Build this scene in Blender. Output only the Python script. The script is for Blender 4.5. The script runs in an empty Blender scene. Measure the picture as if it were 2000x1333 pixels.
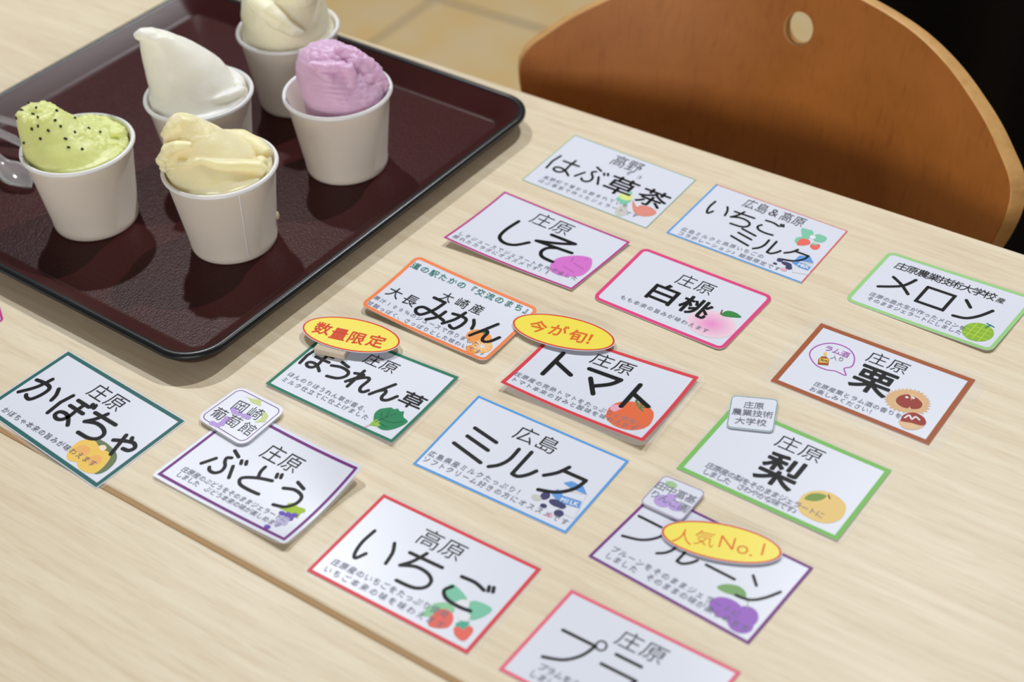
import bpy, bmesh, math, random
from mathutils import Vector, Matrix, noise
from mathutils.geometry import tessellate_polygon
PI = math.pi
S = bpy.context.scene
COL = S.collection
random.seed(7)
MM = 0.001
TZ = 0.72                       # table top height (m); all shapes below are written in millimetres

# ------------------------------------------------------------------ camera
cam = bpy.data.cameras.new('camera'); co = bpy.data.objects.new('camera', cam); COL.objects.link(co)
S.camera = co
cam.sensor_width = 36; cam.sensor_fit = 'HORIZONTAL'
cam.lens = 3051.55/2000*36
pt, rl = math.radians(39.8987), math.radians(-3.7427)
fw = Vector((0, math.cos(pt), -math.sin(pt))); rt = Vector((1, 0, 0)); up = rt.cross(fw)
R_ = rt*math.cos(rl)+up*math.sin(rl); U_ = -rt*math.sin(rl)+up*math.cos(rl)
m = Matrix((R_, U_, -fw)).transposed().to_4x4(); m.translation = Vector((0, 0, TZ+0.6))
co.matrix_world = m
cam.clip_start = 0.02; cam.clip_end = 50
cam.dof.use_dof = True; cam.dof.focus_distance = 0.925; cam.dof.aperture_fstop = 5.6

# ------------------------------------------------------------------ light
S.view_settings.view_transform = 'Standard'; S.view_settings.look = 'None'
S.view_settings.gamma = 1; S.view_settings.use_curve_mapping = False
S.view_settings.exposure = 0.08
w = bpy.data.worlds.new('world'); S.world = w; w.use_nodes = True
w.node_tree.nodes['Background'].inputs[0].default_value = (1.0, 0.95, 0.90, 1)
w.node_tree.nodes['Background'].inputs[1].default_value = 0.15
def lamp(name, loc, power, radius, col=(1, 1, 1)):
    l = bpy.data.lights.new(name, 'POINT'); l.energy = power; l.shadow_soft_size = radius; l.color = col
    o = bpy.data.objects.new(name, l); COL.objects.link(o); o.location = loc; return o
# two ceiling spotlights behind the table, and an added low soft fill light behind the camera
tx, ty = -0.10, 0.90
lamp('ceiling_spotlight', (tx-0.21*2.0, ty+0.71*2.0, TZ+2.0), 92, 0.035, (.97, .985, 1.0))
lamp('ceiling_spotlight', (tx+0.42*2.0, ty+0.52*2.0, TZ+2.0), 112, 0.03, (.97, .985, 1.0))
al = bpy.data.lights.new('front_fill_light', 'AREA'); al.energy = 29; al.size = 1.8; al.size_y = 0.7; al.shape = 'RECTANGLE'; al.color = (1, .95, .88)
ao = bpy.data.objects.new('front_fill_light', al); COL.objects.link(ao); ao.location = (-0.5, -1.6, TZ+0.6)
ao.rotation_euler = (Vector((0.0, 0.8, TZ))-ao.location).to_track_quat('-Z', 'Y').to_euler()

# ------------------------------------------------------------------ materials
def newmat(name, col, rough=.5, spec=.5, **kw):
    m = bpy.data.materials.new(name); m.use_nodes = True
    b = m.node_tree.nodes['Principled BSDF']
    b.inputs['Base Color'].default_value = (*col, 1); b.inputs['Roughness'].default_value = rough
    b.inputs['Specular IOR Level'].default_value = spec
    for k, v in kw.items(): b.inputs[k.replace('_', ' ')].default_value = v
    return m
def srgb(r, g, b):
    f = lambda c: (c/255/12.92) if c/255 <= .04045 else ((c/255+.055)/1.055)**2.4
    return (f(r), f(g), f(b))
def nd(m, t, **kw):
    n = m.node_tree.nodes.new(t)
    for k, v in kw.items():
        if isinstance(k, str) and hasattr(n, k): setattr(n, k, v)
    return n
def lk(m, a, b): m.node_tree.links.new(a, b)
def wood(name, base, dark, scl, streak, rough=.45, amt=.5, contrast=(.45, .72), wave=0.0):
    m = newmat(name, base, rough, .35); b = m.node_tree.nodes['Principled BSDF']
    tc = nd(m, 'ShaderNodeTexCoord'); mp = nd(m, 'ShaderNodeMapping'); mp.inputs['Scale'].default_value = scl
    n1 = nd(m, 'ShaderNodeTexNoise'); n1.inputs['Scale'].default_value = 1; n1.inputs['Detail'].default_value = 5; n1.inputs['Roughness'].default_value = .65
    n1.inputs['Distortion'].default_value = wave
    lk(m, tc.outputs['Object'], mp.inputs[0]); lk(m, mp.outputs[0], n1.inputs['Vector'])
    mp2 = nd(m, 'ShaderNodeMapping'); mp2.inputs['Scale'].default_value = streak
    n2 = nd(m, 'ShaderNodeTexNoise'); n2.inputs['Scale'].default_value = 1; n2.inputs['Detail'].default_value = 2
    lk(m, tc.outputs['Object'], mp2.inputs[0]); lk(m, mp2.outputs[0], n2.inputs['Vector'])
    r1 = nd(m, 'ShaderNodeMapRange'); r1.inputs[1].default_value = .3; r1.inputs[2].default_value = .7
    r2 = nd(m, 'ShaderNodeMapRange'); r2.inputs[1].default_value = contrast[0]; r2.inputs[2].default_value = contrast[1]
    lk(m, n1.outputs[0], r1.inputs[0]); lk(m, n2.outputs[0], r2.inputs[0])
    mu = nd(m, 'ShaderNodeMath'); mu.operation = 'MULTIPLY'; mu.inputs[1].default_value = amt
    ad = nd(m, 'ShaderNodeMath'); ad.operation = 'MULTIPLY_ADD'; ad.inputs[1].default_value = amt*.6; ad.use_clamp = True
    lk(m, r1.outputs[0], mu.inputs[0]); lk(m, r2.outputs[0], ad.inputs[0]); lk(m, mu.outputs[0], ad.inputs[2])
    mx = nd(m, 'ShaderNodeMix'); mx.data_type = 'RGBA'
    mx.inputs[6].default_value = (*base, 1); mx.inputs[7].default_value = (*dark, 1)
    lk(m, ad.outputs[0], mx.inputs[0]); lk(m, mx.outputs[2], b.inputs['Base Color'])
    return m
def add_bump(m, scale, strength, dist=.001, detail=2, kind='noise', stretch=(1, 1, 1)):
    b = m.node_tree.nodes['Principled BSDF']; tc = nd(m, 'ShaderNodeTexCoord'); mp = nd(m, 'ShaderNodeMapping'); mp.inputs['Scale'].default_value = stretch
    n = nd(m, 'ShaderNodeTexNoise' if kind == 'noise' else 'ShaderNodeTexVoronoi'); n.inputs['Scale'].default_value = scale
    if kind == 'noise': n.inputs['Detail'].default_value = detail
    bp = nd(m, 'ShaderNodeBump'); bp.inputs['Strength'].default_value = strength; bp.inputs['Distance'].default_value = dist
    lk(m, tc.outputs['Object'], mp.inputs[0]); lk(m, mp.outputs[0], n.inputs['Vector']); lk(m, n.outputs[0], bp.inputs['Height']); lk(m, bp.outputs[0], b.inputs['Normal'])
    return m
M = {}
M['table'] = wood('pale_wood_laminate', srgb(234, 222, 195), srgb(186, 154, 106), (7, 120, 7), (45, 620, 45), .42, .36, (.52, .78))
M['table_edge'] = newmat('table_edge_band', srgb(205, 170, 115), .5)
M['joint'] = newmat('joint_strip', srgb(176, 138, 86), .6)
M['chair'] = wood('beech_plywood', srgb(186, 117, 52), srgb(142, 80, 30), (9, 1.6, 9), (420, 40, 60), .38, .6, (.55, .8))
M['chair_edge'] = wood('plywood_edge', srgb(214, 168, 106), srgb(176, 124, 66), (90, 90, 200), (60, 60, 60), .45, .4)
M['tile'] = newmat('floor_tile_glaze', srgb(208, 184, 136), .55, .3)
M['grout'] = newmat('tile_grout', srgb(176, 160, 132), .9, .1)
M['black_cloth'] = newmat('black_cloth', (.006, .006, .007), .9, .15)
M['steel'] = newmat('painted_steel', (.55, .55, .55), .35, .5, Metallic=.8)
tb = M['tile'].node_tree.nodes['Principled BSDF']
tcn = nd(M['tile'], 'ShaderNodeTexCoord'); tn = nd(M['tile'], 'ShaderNodeTexNoise'); tn.inputs['Scale'].default_value = 9
tm = nd(M['tile'], 'ShaderNodeMix'); tm.data_type = 'RGBA'; tm.inputs[6].default_value = (*srgb(210, 180, 126), 1); tm.inputs[7].default_value = (*srgb(208, 186, 144), 1)
tr_ = nd(M['tile'], 'ShaderNodeMapRange'); tr_.inputs[1].default_value = .38; tr_.inputs[2].default_value = .62
lk(M['tile'], tcn.outputs['Object'], tn.inputs['Vector']); lk(M['tile'], tn.outputs[0], tr_.inputs[0]); lk(M['tile'], tr_.outputs[0], tm.inputs[0]); lk(M['tile'], tm.outputs[2], tb.inputs['Base Color'])
M['tray_floor'] = add_bump(newmat('tray_maroon_textured', srgb(61, 21, 21), .34, .14), 900, .5, .0006, 2, 'noise', (1, .6, 1))
M['tray_wall'] = add_bump(newmat('tray_maroon_smooth', srgb(60, 24, 24), .33, .18), 1100, .2, .0003)
M['tray_rim'] = add_bump(newmat('tray_rim_black', (.008, .009, .011),   .3, .35), 700, .08, .0003)
M['cup'] = newmat('white_paper_cup', (.68, .62, .55), .42, .4, Subsurface_Weight=.25, Subsurface_Scale=.004, Subsurface_Radius=(1, .85, .65))
M['cup_rim'] = newmat('white_cup_rim', (.86, .87, .89), .35, .45)
def gelato_mat(name, col, sub, rad=(1, .8, .5)):
    m = newmat(name, col, .38, .35, Subsurface_Weight=min(1, sub*1.8), Subsurface_Scale=.010, Subsurface_Radius=rad)
    b = m.node_tree.nodes['Principled BSDF']; tc = nd(m, 'ShaderNodeTexCoord'); n = nd(m, 'ShaderNodeTexNoise'); n.inputs['Scale'].default_value = 420; n.inputs['Detail'].default_value = 4
    n2 = nd(m, 'ShaderNodeTexNoise'); n2.inputs['Scale'].default_value = 90; n2.inputs['Detail'].default_value = 2
    a = nd(m, 'ShaderNodeMath'); a.operation = 'MULTIPLY_ADD'; a.inputs[1].default_value = 2.0
    bp = nd(m, 'ShaderNodeBump'); bp.inputs['Strength'].default_value = .22; bp.inputs['Distance'].default_value = .0009
    lk(m, tc.outputs['Object'], n.inputs['Vector']); lk(m, tc.outputs['Object'], n2.inputs['Vector']); lk(m, n2.outputs[0], a.inputs[0]); lk(m, n.outputs[0], a.inputs[2])
    lk(m, a.outputs[0], bp.inputs['Height']); lk(m, bp.outputs[0], b.inputs['Normal'])
    return m
M['paper'] = newmat('glossy_white_card', (.75, .79, .90), .30, .3)
M['film'] = newmat('clear_laminate', (.95, .95, .95), .3, .3, Alpha=.10)
M['badge'] = newmat('yellow_badge', srgb(246, 228, 60), .38, .4)
M['velcro'] = add_bump(newmat('beige_tape_pad', srgb(214, 200, 180), .9, .1), 1500, .8, .0008)
M['clear'] = newmat('clear_plastic', (1, 1, 1), .13, .7, Transmission_Weight=.86, IOR=1.49)
INK = dict(headcol=(7, 8, 11), thin=(20, 24, 38), mid2=(20, 16, 24), mid=(14, 16, 22), fine=(128, 134, 150), fine2=(108, 110, 124), dark=(40, 30, 28), teal=(40, 132, 122), violet=(180, 92, 190), white=(238, 240, 246),
 pot=(226, 148, 132), cup_grey=(205, 208, 200), leaf_mint=(130, 205, 175), leaf_mint2=(150, 210, 165), pale_yellow=(226, 236, 150), shiso=(218, 120, 210), shiso_dark=(168, 84, 158), blue=(98, 158, 228), cow=(66, 66, 110), pink=(236, 176, 196), berry=(240, 112, 100),
 leaf_green=(58, 140, 70), stem_brown=(132, 82, 50), melon=(142, 190, 62), melon_net=(188, 214, 72), rum=(168, 82, 30), rum_label=(236, 204, 96), burr=(226, 184, 136), burr_in=(232, 196, 156), nut=(156, 62, 50),
 orange=(246, 160, 84), orange_pale=(250, 190, 110), spinach=(38, 136, 90), lime=(150, 196, 80), leaf_dark=(22, 92, 62), tomato=(234, 114, 72), calyx=(100, 132, 82), grape_leaf=(168, 204, 50), grape=(110, 84, 184), grape_pale=(196, 190, 226),
 teal2=(86, 180, 156), leaf_soft=(130, 176, 112), plum=(162, 112, 206), pear=(240, 208, 132), leaf_olive=(130, 160, 78), pump_back=(110, 126, 92), pump=(246, 206, 100), pump_in=(246, 184, 108), cream=(250, 232, 208), leaf_pale=(208, 222, 150), leaf_pale2=(168, 204, 152), lilac=(190, 164, 228),
 b_green=(130, 184, 160), b_magenta=(190, 60, 142), b_blue=(84, 160, 232), b_red2=(226, 98, 100), b_pink=(228, 72, 134), b_lgreen=(158, 214, 138), b_brown=(168, 92, 54), b_orange=(246, 138, 84), b_horen=(38, 122, 94), b_red=(222, 66, 78), b_purple=(122, 52, 136), b_green2=(128, 196, 100), b_coral=(238, 110, 134), b_teal=(44, 104, 102), b_ichigo=(226, 70, 82), b_tagteal=(60, 144, 130), b_tagpurple=(130, 70, 150), redink=(222, 70, 40), redink2=(232, 110, 40))
_ink = {}
def ink(k):
    if k not in _ink: _ink[k] = newmat('ink_'+{'fine2': 'grey'}.get(k, k), srgb(*INK[k]), .4, .12)
    return _ink[k]
pm = newmat('peach_print', (.9, .6, .75), .34, .4)          # printed peach: pink centre fading outwards, flat print
ptc = nd(pm, 'ShaderNodeTexCoord'); pr = nd(pm, 'ShaderNodeVectorMath'); pr.operation = 'LENGTH'
pmr = nd(pm, 'ShaderNodeMapRange'); pmr.inputs[1].default_value = 0; pmr.inputs[2].default_value = 1
pmx = nd(pm, 'ShaderNodeMix'); pmx.data_type = 'RGBA'; pmx.inputs[6].default_value = (*srgb(240, 140, 205), 1); pmx.inputs[7].default_value = (*srgb(242, 214, 228), 1)
pat = nd(pm, 'ShaderNodeAttribute'); pat.attribute_name = 'radial'
lk(pm, pat.outputs['Fac'], pmx.inputs[0]); lk(pm, pmx.outputs[2], pm.node_tree.nodes['Principled BSDF'].inputs['Base Color'])

# ------------------------------------------------------------------ helpers
class MB:
    """collects vertices (mm) and faces of one mesh"""
    def __init__(s): s.v = []; s.f = []; s.mi = []; s.mats = []
    def mat(s, m):
        if m not in s.mats: s.mats.append(m)
        return s.mats.index(m)
    def add(s, vs, fs, m):
        o = len(s.v); k = s.mat(m); s.v += [tuple(v) for v in vs]
        for f in fs: s.f.append([i+o for i in f]); s.mi.append(k)
    def box(s, x0, x1, y0, y1, z0, z1, m):
        s.add([(x, y, z) for z in (z0, z1) for y in (y0, y1) for x in (x0, x1)], [(0, 2, 3, 1), (4, 5, 7, 6), (0, 1, 5, 4), (2, 6, 7, 3), (0, 4, 6, 2), (1, 3, 7, 5)], m)
    def build(s, name, parent=None, smooth=False, bevel=0, angle=None):
        me = bpy.data.meshes.new(name); me.from_pydata([(a*MM, b*MM, c*MM) for a, b, c in s.v], [], s.f)
        for m in s.mats: me.materials.append(m)
        me.polygons.foreach_set('material_index', s.mi)
        if smooth: me.polygons.foreach_set('use_smooth', [True]*len(s.f))
        me.update(); o = bpy.data.objects.new(name, me); COL.objects.link(o)
        if parent: o.parent = parent
        if bevel:
            b = o.modifiers.new('bevel', 'BEVEL'); b.width = bevel*MM; b.segments = 3; b.limit_method = 'ANGLE'; b.angle_limit = math.radians(40)
        return o
def thing(name, label, cat, loc, rz=0, group=None):
    o = bpy.data.objects.new(name, None); COL.objects.link(o); o.empty_display_size = .02
    o.location = loc; o.rotation_euler = (0, 0, rz); o['label'] = label; o['category'] = cat
    if group: o['group'] = group
    return o
def rings(mb, rs, m, cap0=True, cap1=True, close=True):
    n = len(rs[0]); vs = [v for r in rs for v in r]; fs = []
    for k in range(len(rs)-1):
        for i in range(n):
            j = (i+1) % n
            if not close and j == 0: continue
            fs.append((k*n+i, k*n+j, (k+1)*n+j, (k+1)*n+i))
    if cap0: fs.append(tuple(range(n))[::-1])
    if cap1: fs.append(tuple((len(rs)-1)*n+i for i in range(n)))
    mb.add(vs, fs, m)
def circ(cx, cy, z, rx, ry=None, n=48, rot=0):
    ry = ry or rx; c, s = math.cos(rot), math.sin(rot); o = []
    for i in range(n):
        a = 2*PI*i/n; x, y = rx*math.cos(a), ry*math.sin(a); o.append((cx+x*c-y*s, cy+x*s+y*c, z))
    return o
# ------------------------------------------------------------------ floor of tiles
FA = math.radians(-36.9)
fl = bpy.data.objects.new('floor', None)
mb = MB(); mb.box(-2600, 2600, -2600, 2600, -30, -3, M['grout']); fl = mb.build('floor'); fl['kind'] = 'structure'
fl.location = (-0.097, 2.5435, 0.003); fl.rotation_euler = (0, 0, FA)
tile_me = None
TS = 450
for i in range(-5, 5):
    for j in range(-5, 4):
        if tile_me is None:
            b = MB(); b.box(6, TS-6, 6, TS-6, -3, 0, M['tile']); o = b.build('floor_tile', fl, bevel=1.5); tile_me = o.data
            src = o
        else:
            o = src.copy(); COL.objects.link(o); o.parent = fl
        o.location = (i*TS*MM, j*TS*MM, random.uniform(-.0006, .0004))

# ------------------------------------------------------------------ two tables side by side
TD = math.atan2(-0.61183536, 0.79098514)
T0 = (-0.12174739656, 1.1135542567)       # a point on the far edge
tdir = Vector((math.cos(TD), math.sin(TD))); tnor = Vector((-math.sin(TD), math.cos(TD)))
g0 = Vector((-0.386, 1.031))*0.6; depth = (Vector(T0)-g0).dot(tnor)*1000     # far edge to joint
def table(name, label, y1, y0, x0, x1):
    r = thing(name, label, 'table', (T0[0], T0[1], 0), TD)
    b = MB(); b.box(x0, x1, y0, y1, 720-26, 720, M['table']); o = b.build('table_top', r, bevel=1.6)
    for x in (x0+60, x1-60):
        for y in (y0+50, y1-50):
            b = MB(); rings(b, [circ(x, y, z, 20, n=20) for z in (2, 693)], M['steel']); b.build('leg', r, smooth=False)
    b = MB()
    for y in (y0+50, y1-50): b.box(x0+60, x1-60, y-12, y+12, 650, 693, M['steel'])
    b.build('apron_rail', r)
    return r
ta_ = table('cafe_table', 'pale wood table carrying the tray and most of the flavour cards', 0, -depth+1.5, -760, 760)
b = MB(); b.box(-760, 760, -depth-1.4, -depth+1.4, 697, 719.3, M['joint']); b.build('edge_band', ta_)
table('cafe_table', 'empty pale wood table at the lower left, beyond the brown joint', -depth-1.5, -depth-620, -760, 760)

# ------------------------------------------------------------------ chair
CA = TD+math.radians(3)
nb = Vector((-math.sin(CA), math.cos(CA)))
sv = Vector((math.cos(CA), math.sin(CA)))
CM = Vector((214.3, 992.9))
ch = thing('chair', 'wooden chair with a curved orange brown plywood back pierced by one round hole', 'chair', (CM.x*MM, CM.y*MM, 0), CA)
# local axes: x along the back, y away from the table
cu = bpy.data.curves.new('tmp', 'CURVE'); cu.dimensions = '2D'; cu.fill_mode = 'BOTH'
half = [(0, 80), (24, 78), (46, 73.5), (72, 68), (98, 60.5), (125, 48.5), (150, 33), (165, 22), (178, 10), (187, 1), (192, -8), (193.5, -20), (191, -38), (184, -60), (168, -95), (148, -128), (128, -146), (104, -153), (0, -155)]
def smooth_closed(P, n=6):
    o = []; N = len(P)
    for i in range(N):
        p0, p1, p2, p3 = P[i-1], P[i], P[(i+1) % N], P[(i+2) % N]
        for k in range(n):
            t = k/n
            o.append(tuple(.5*((2*p1[d])+(-p0[d]+p2[d])*t+(2*p0[d]-5*p1[d]+4*p2[d]-p3[d])*t*t+(-p0[d]+3*p1[d]-3*p2[d]+p3[d])*t**3) for d in range(2)))
    return o
outl = half+[(-x, y) for x, y in half[1:-1]][::-1]
for P in (smooth_closed(outl, 5), [(2+10.8*math.cos(2*PI*i/40), 41+12*math.sin(2*PI*i/40)) for i in range(40)]):
    sp = cu.splines.new('POLY'); sp.points.add(len(P)-1); sp.use_cyclic_u = True
    for i, (x, y) in enumerate(P): sp.points[i].co = (x, y, 0, 1)
cu.extrude = 4.6; cu.bevel_depth = 1.2; cu.bevel_resolution = 2; cu.offset = -1.2
to = bpy.data.objects.new('tmp', cu); COL.objects.link(to); bpy.context.view_layer.update()
me = bpy.data.meshes.new_from_object(to.evaluated_get(bpy.context.evaluated_depsgraph_get())); bpy.data.objects.remove(to)
bm = bmesh.new(); bm.from_mesh(me)
for i in range(-24, 25):
    bmesh.ops.bisect_plane(bm, geom=bm.verts[:]+bm.edges[:]+bm.faces[:], plane_co=(i*8, 0, 0), plane_no=(1, 0, 0))
bm.normal_update()
for f in bm.faces:
    f.material_index = 0 if abs(f.normal.z) > .8 else 1; f.smooth = abs(f.normal.z) <= .95
LEAN = math.radians(12); KC = .0018
for v in bm.verts:
    s_, h_, t_ = v.co                                  # t_ = thickness direction, away from the sitter is +
    s2 = s_+t_*2*KC*s_; n_ = KC*s_*s_*-1 + t_ + 5.8    # ends come towards the sitter
    v.co = Vector((s2, (h_*math.sin(LEAN)+n_*math.cos(LEAN)), 720+h_*math.cos(LEAN)-n_*math.sin(LEAN)))*MM
bmesh.ops.recalc_face_normals(bm, faces=bm.faces[:])
me = bpy.data.meshes.new('backrest'); bm.to_mesh(me); me.materials.append(M['chair']); me.materials.append(M['chair_edge'])
o = bpy.data.objects.new('backrest', me); COL.objects.link(o); o.parent = ch
# seat and legs (under the table)
seat = [(0, -30), (120, -28), (190, -40), (212, -80), (215, -200), (205, -340), (180, -400), (100, -415), (0, -418)]
seat = seat+[(-x, y) for x, y in seat[1:-1]][::-1]; sp_ = smooth_closed(seat, 4)
b = MB(); rings(b, [[(x*.985, y, 428) for x, y in sp_], [(x, y, 431) for x, y in sp_], [(x, y, 438) for x, y in sp_], [(x*.985, y, 441) for x, y in sp_]], M['chair']); b.build('seat', ch)
for sx in (-1, 1):
    b = MB(); rings(b, [circ(sx*x, y, z, 15, 12, 20) for x, y, z in ((195, 60, 2), (182, 12, 425), (168, -16, 560), (158, -13, 600), (150, -4, 690))], M['chair_edge']); b.build('rear_leg', ch, smooth=True)
    b = MB(); rings(b, [circ(sx*x, y, z, 14, 14, 20) for x, y, z in ((190, -385, 2), (182, -370, 430))], M['chair_edge']); b.build('front_leg', ch, smooth=True)

# ------------------------------------------------------------------ black cloth beyond the chair
b = MB(); rs = []
for k in range(16):
    z = 4+k*56; row = []
    for i in range(140):
        x = i*9; y = 26*math.sin(x*.021+.5*math.sin(z*.004))+11*math.sin(x*.055+z*.003)
        row.append((x, y, z))
    rs.append(row+[(x, y+5, z) for x, y, z in row[::-1]])
rings(b, rs, M['black_cloth'])
cl = b.build('hanging_cloth', None, smooth=True)
cl['label'] = 'black folded cloth hanging behind the right end of the wooden chair back'; cl['category'] = 'cloth'
cl.location = (0.335, 1.31, 0.0); cl.rotation_euler = (0, 0, math.radians(-36))

# ------------------------------------------------------------------ tray
TA = math.radians(-39.3)
e1 = Vector((math.cos(math.radians(-39.2)), math.sin(math.radians(-39.2)))); e2 = Vector((-e1.y, e1.x))
tc_ = e1*(-758.2)+e2*(592.0); HX, HY = 175.8, 172.0
tray = thing('serving_tray', 'dark maroon plastic tray with a black rim holding the gelato cups', 'tray', (tc_.x*MM, tc_.y*MM, TZ), TA)
def rr(ins, z, r, n=10):
    hx, hy = HX-ins, HY-ins; o = []
    for cx, cy, a0 in ((1, 1, 0), (-1, 1, 90), (-1, -1, 180), (1, -1, 270)):
        for i in range(n+1):
            a = math.radians(a0+90*i/n); o.append((cx*(hx-r)+r*math.cos(a), cy*(hy-r)+r*math.sin(a), z))
    return o

b = MB(); rings(b, [rr(23, 2.95, 6), rr(22.0, 3.0, 7)], M['tray_floor'], True, False)
o = b.build('tray_floor', tray); 
for p in o.data.polygons: p.use_smooth = False
o.data.flip_normals()
b = MB(); rings(b, [rr(22.0, 3.0, 7), rr(20.5, 3.4, 9), rr(18.8, 4.8, 11), rr(6.8, 13.2, 21.5), rr(5.4, 14.2, 22.5)], M['tray_wall'], False, False)
rings(b, [rr(22, .2, 7), rr(15, .2, 14), rr(12.5, .9, 16), rr(7.5, 3.6, 21), rr(3.6, 8.2, 25), rr(2.0, 11.0, 26)], M['tray_wall'], True, False)
b.build('side_wall', tray, smooth=True)
b = MB(); rings(b, [rr(5.4, 14.2, 22.5), rr(4.4, 15.2, 23.4), rr(3.0, 15.5, 24.6), rr(1.2, 15.2, 26), rr(.25, 14.4, 27), rr(0, 13.4, 27.4), rr(.2, 11.8, 27), rr(1.0, 11.0, 26.6), rr(2.0, 11.0, 26)], M['tray_rim'], False, False)
b.build('rim', tray, smooth=True)

# ------------------------------------------------------------------ cups and gelato
CUPB = 3.2
def make_cup(x, y, label, seam_ang, rz=0):
    r = thing('paper_cup', label, 'cup', (x*MM, y*MM, TZ+CUPB*MM), rz, 'paper gelato cups on the tray')
    N = 96
    pr = [(0, 2.6), (26.4, 2.6), (27.2, 3.4), (34.3, 57.0), (34.9, 57.6)]
    b = MB()
    out_ = [(26.6, 3.0), (26.8, 0), (27.9, 0), (28.2, .6), (28.6, 4.2), (28.35, 4.6), (35.1, 55.6), (35.2, 57)]
    rings(b, [circ(0, 0, z, q, n=N) for q, z in out_], M['cup'], False, False)
    rings(b, [circ(0, 0, z, q, n=N) for q, z in pr[1:]][::-1], M['cup'], False, True)
    b.build('cup_body', r, smooth=True)
    b = MB(); rs = []
    for k in range(11):
        a = 2*PI*k/10; rs.append(circ(0, 0, 57.4+1.75*math.sin(a), 35.9+1.45*math.cos(a), n=N))
    rings(b, rs, M['cup_rim'], False, False); b.build('rolled_rim', r, smooth=True)
    if seam_ang is None: return r
    b = MB(); a0 = seam_ang; vs = []
    for k in range(13):
        z = 3+k*4.35; q = 28.6+(z-4.2)*(35.1-28.35)/51.4+.12
        for da in (0, .022): vs.append((q*math.cos(a0+da), q*math.sin(a0+da), z))
    for k in range(12, -1, -1): x_, y_, z_ = vs[2*k]; vs.append((x_*.985, y_*.985, z_)); vs.append((x_*.985, y_*.985, z_))
    vs = vs[:26]; b.add(vs, [(2*k, 2*k+1, 2*k+3, 2*k+2) for k in range(12)], M['cup_rim']); s_ = b.build('seam', r, smooth=True)
    return r
def remesh_blob(name, parts, voxel, amp, mat, rough_fn=None, streak=None, smooth_n=4):
    me = bpy.data.meshes.new('tmp'); V = []; F = []
    for vs, fs in parts:
        o = len(V); V += vs; F += [[i+o for i in f] for f in fs]
    me.from_pydata([(a*MM, b_*MM, c*MM) for a, b_, c in V], [], F)
    o = bpy.data.objects.new('tmp', me); COL.objects.link(o)
    md = o.modifiers.new('r', 'REMESH'); md.mode = 'VOXEL'; md.voxel_size = voxel*MM; md.use_smooth_shade = True
    sm = o.modifiers.new('s', 'SMOOTH'); sm.factor = .5; sm.iterations = smooth_n
    bpy.context.view_layer.update()
    me2 = bpy.data.meshes.new_from_object(o.evaluated_get(bpy.context.evaluated_depsgraph_get())); bpy.data.objects.remove(o)
    me2.name = name
    nrm = [v.normal.copy() for v in me2.vertices]
    for i, v in enumerate(me2.vertices):
        p = v.co*1000; k = amp*(noise.noise(p*.10)*1.6+noise.noise(p*.3)*.6)
        if rough_fn: 
            a = rough_fn(p)
            if a > 0: k += a*(noise.noise(p*.28+Vector((9, 2, 1)))*1.5+noise.noise(p*.7)*.8)
        if streak: k += .10*math.sin(p.dot(streak)+2*noise.noise(p*.05))
        q = v.co+nrm[i]*k*MM
        if q.z > 59*MM: q.z = 59*MM+(q.z-59*MM)*.82
        rmax = (26.4+max(q.z*1000-3, 0)*.133)*MM              # stay inside the cup
        if q.z < 57*MM:
            d = math.hypot(q.x, q.y)
            if d > rmax: q.x *= rmax/d; q.y *= rmax/d
        v.co = q
    me2.materials.clear(); me2.materials.append(mat)
    for p in me2.polygons: p.use_smooth = True; p.material_index = 0
    return me2
def loft(rs, n=40, rot=0):
    b = MB(); rings(b, [circ(cx, cy, z, rx, ry, n, rot) for z, cx, cy, rx, ry in rs], M['cup']); return b.v, b.f
def tube(pts, rad, n=14):
    b = MB(); rs = []
    P = [Vector(p) for p in pts]
    for i, p in enumerate(P):
        t = (P[min(i+1, len(P)-1)]-P[max(i-1, 0)]).normalized(); a = t.cross(Vector((0, 0, 1)));
        if a.length < .1: a = t.cross(Vector((0, 1, 0)))
        a.normalize(); c = a.cross(t); rr_ = rad[i]
        rs.append([tuple(p+a*rr_*math.cos(2*PI*k/n)+c*rr_*math.sin(2*PI*k/n)) for k in range(n)])
    rings(b, rs, M['cup']); return b.v, b.f
def ball(c, r, sx=1, sy=1, sz=1):
    b = MB(); n = 16; rs = [circ(c[0], c[1], c[2]+r*sz*math.cos(PI*(k+.3)/12.6), r*sx*math.sin(PI*(k+.3)/12.6), r*sy*math.sin(PI*(k+.3)/12.6), n) for k in range(13)]
    rings(b, rs[::-1], M['cup']); return b.v, b.f
def base(r=33.0, top=57.5, dome=1.5): return loft([(22, 0, 0, 24, 24), (40, 0, 0, 30.5, 30.5), (top-2, 0, 0, r, r), (top, 0, 0, r-1, r-1), (top+dome, 0, 0, r*.7, r*.7), (top+dome*1.3, 0, 0, r*.3, r*.3)])

G = dict(green=(-273.5, 872.4), yellow=(-177.1, 836.7), white=(-200.7, 927.0), vanilla=(-145.9, 1010.5), purple=(-106.2, 918.8))
def gelato(key, label, parts, mat, amp=.5, rough_fn=None, streak=None, voxel=.9, rz=0):
    me = remesh_blob('gelato_scoop', parts, voxel, amp, mat, rough_fn, streak)
    o = bpy.data.objects.new('gelato_scoop', me); COL.objects.link(o); x, y = G[key]
    o.location = (x*MM, y*MM, TZ+CUPB*MM); o['label'] = label; o['category'] = 'gelato'
    return o
make_cup(*G['green'], 'white paper cup of green kiwi gelato at the left of the tray', None)
c_y = make_cup(*G['yellow'], 'white paper cup of yellow gelato, nearest the front of the tray', -1.15)
make_cup(*G['white'], 'white paper cup of tall white gelato, behind the yellow one', None)
make_cup(*G['vanilla'], 'white paper cup of vanilla gelato, farthest back on the tray', None)
make_cup(*G['purple'], 'white paper cup of purple gelato, rightmost on the tray', None)
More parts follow.
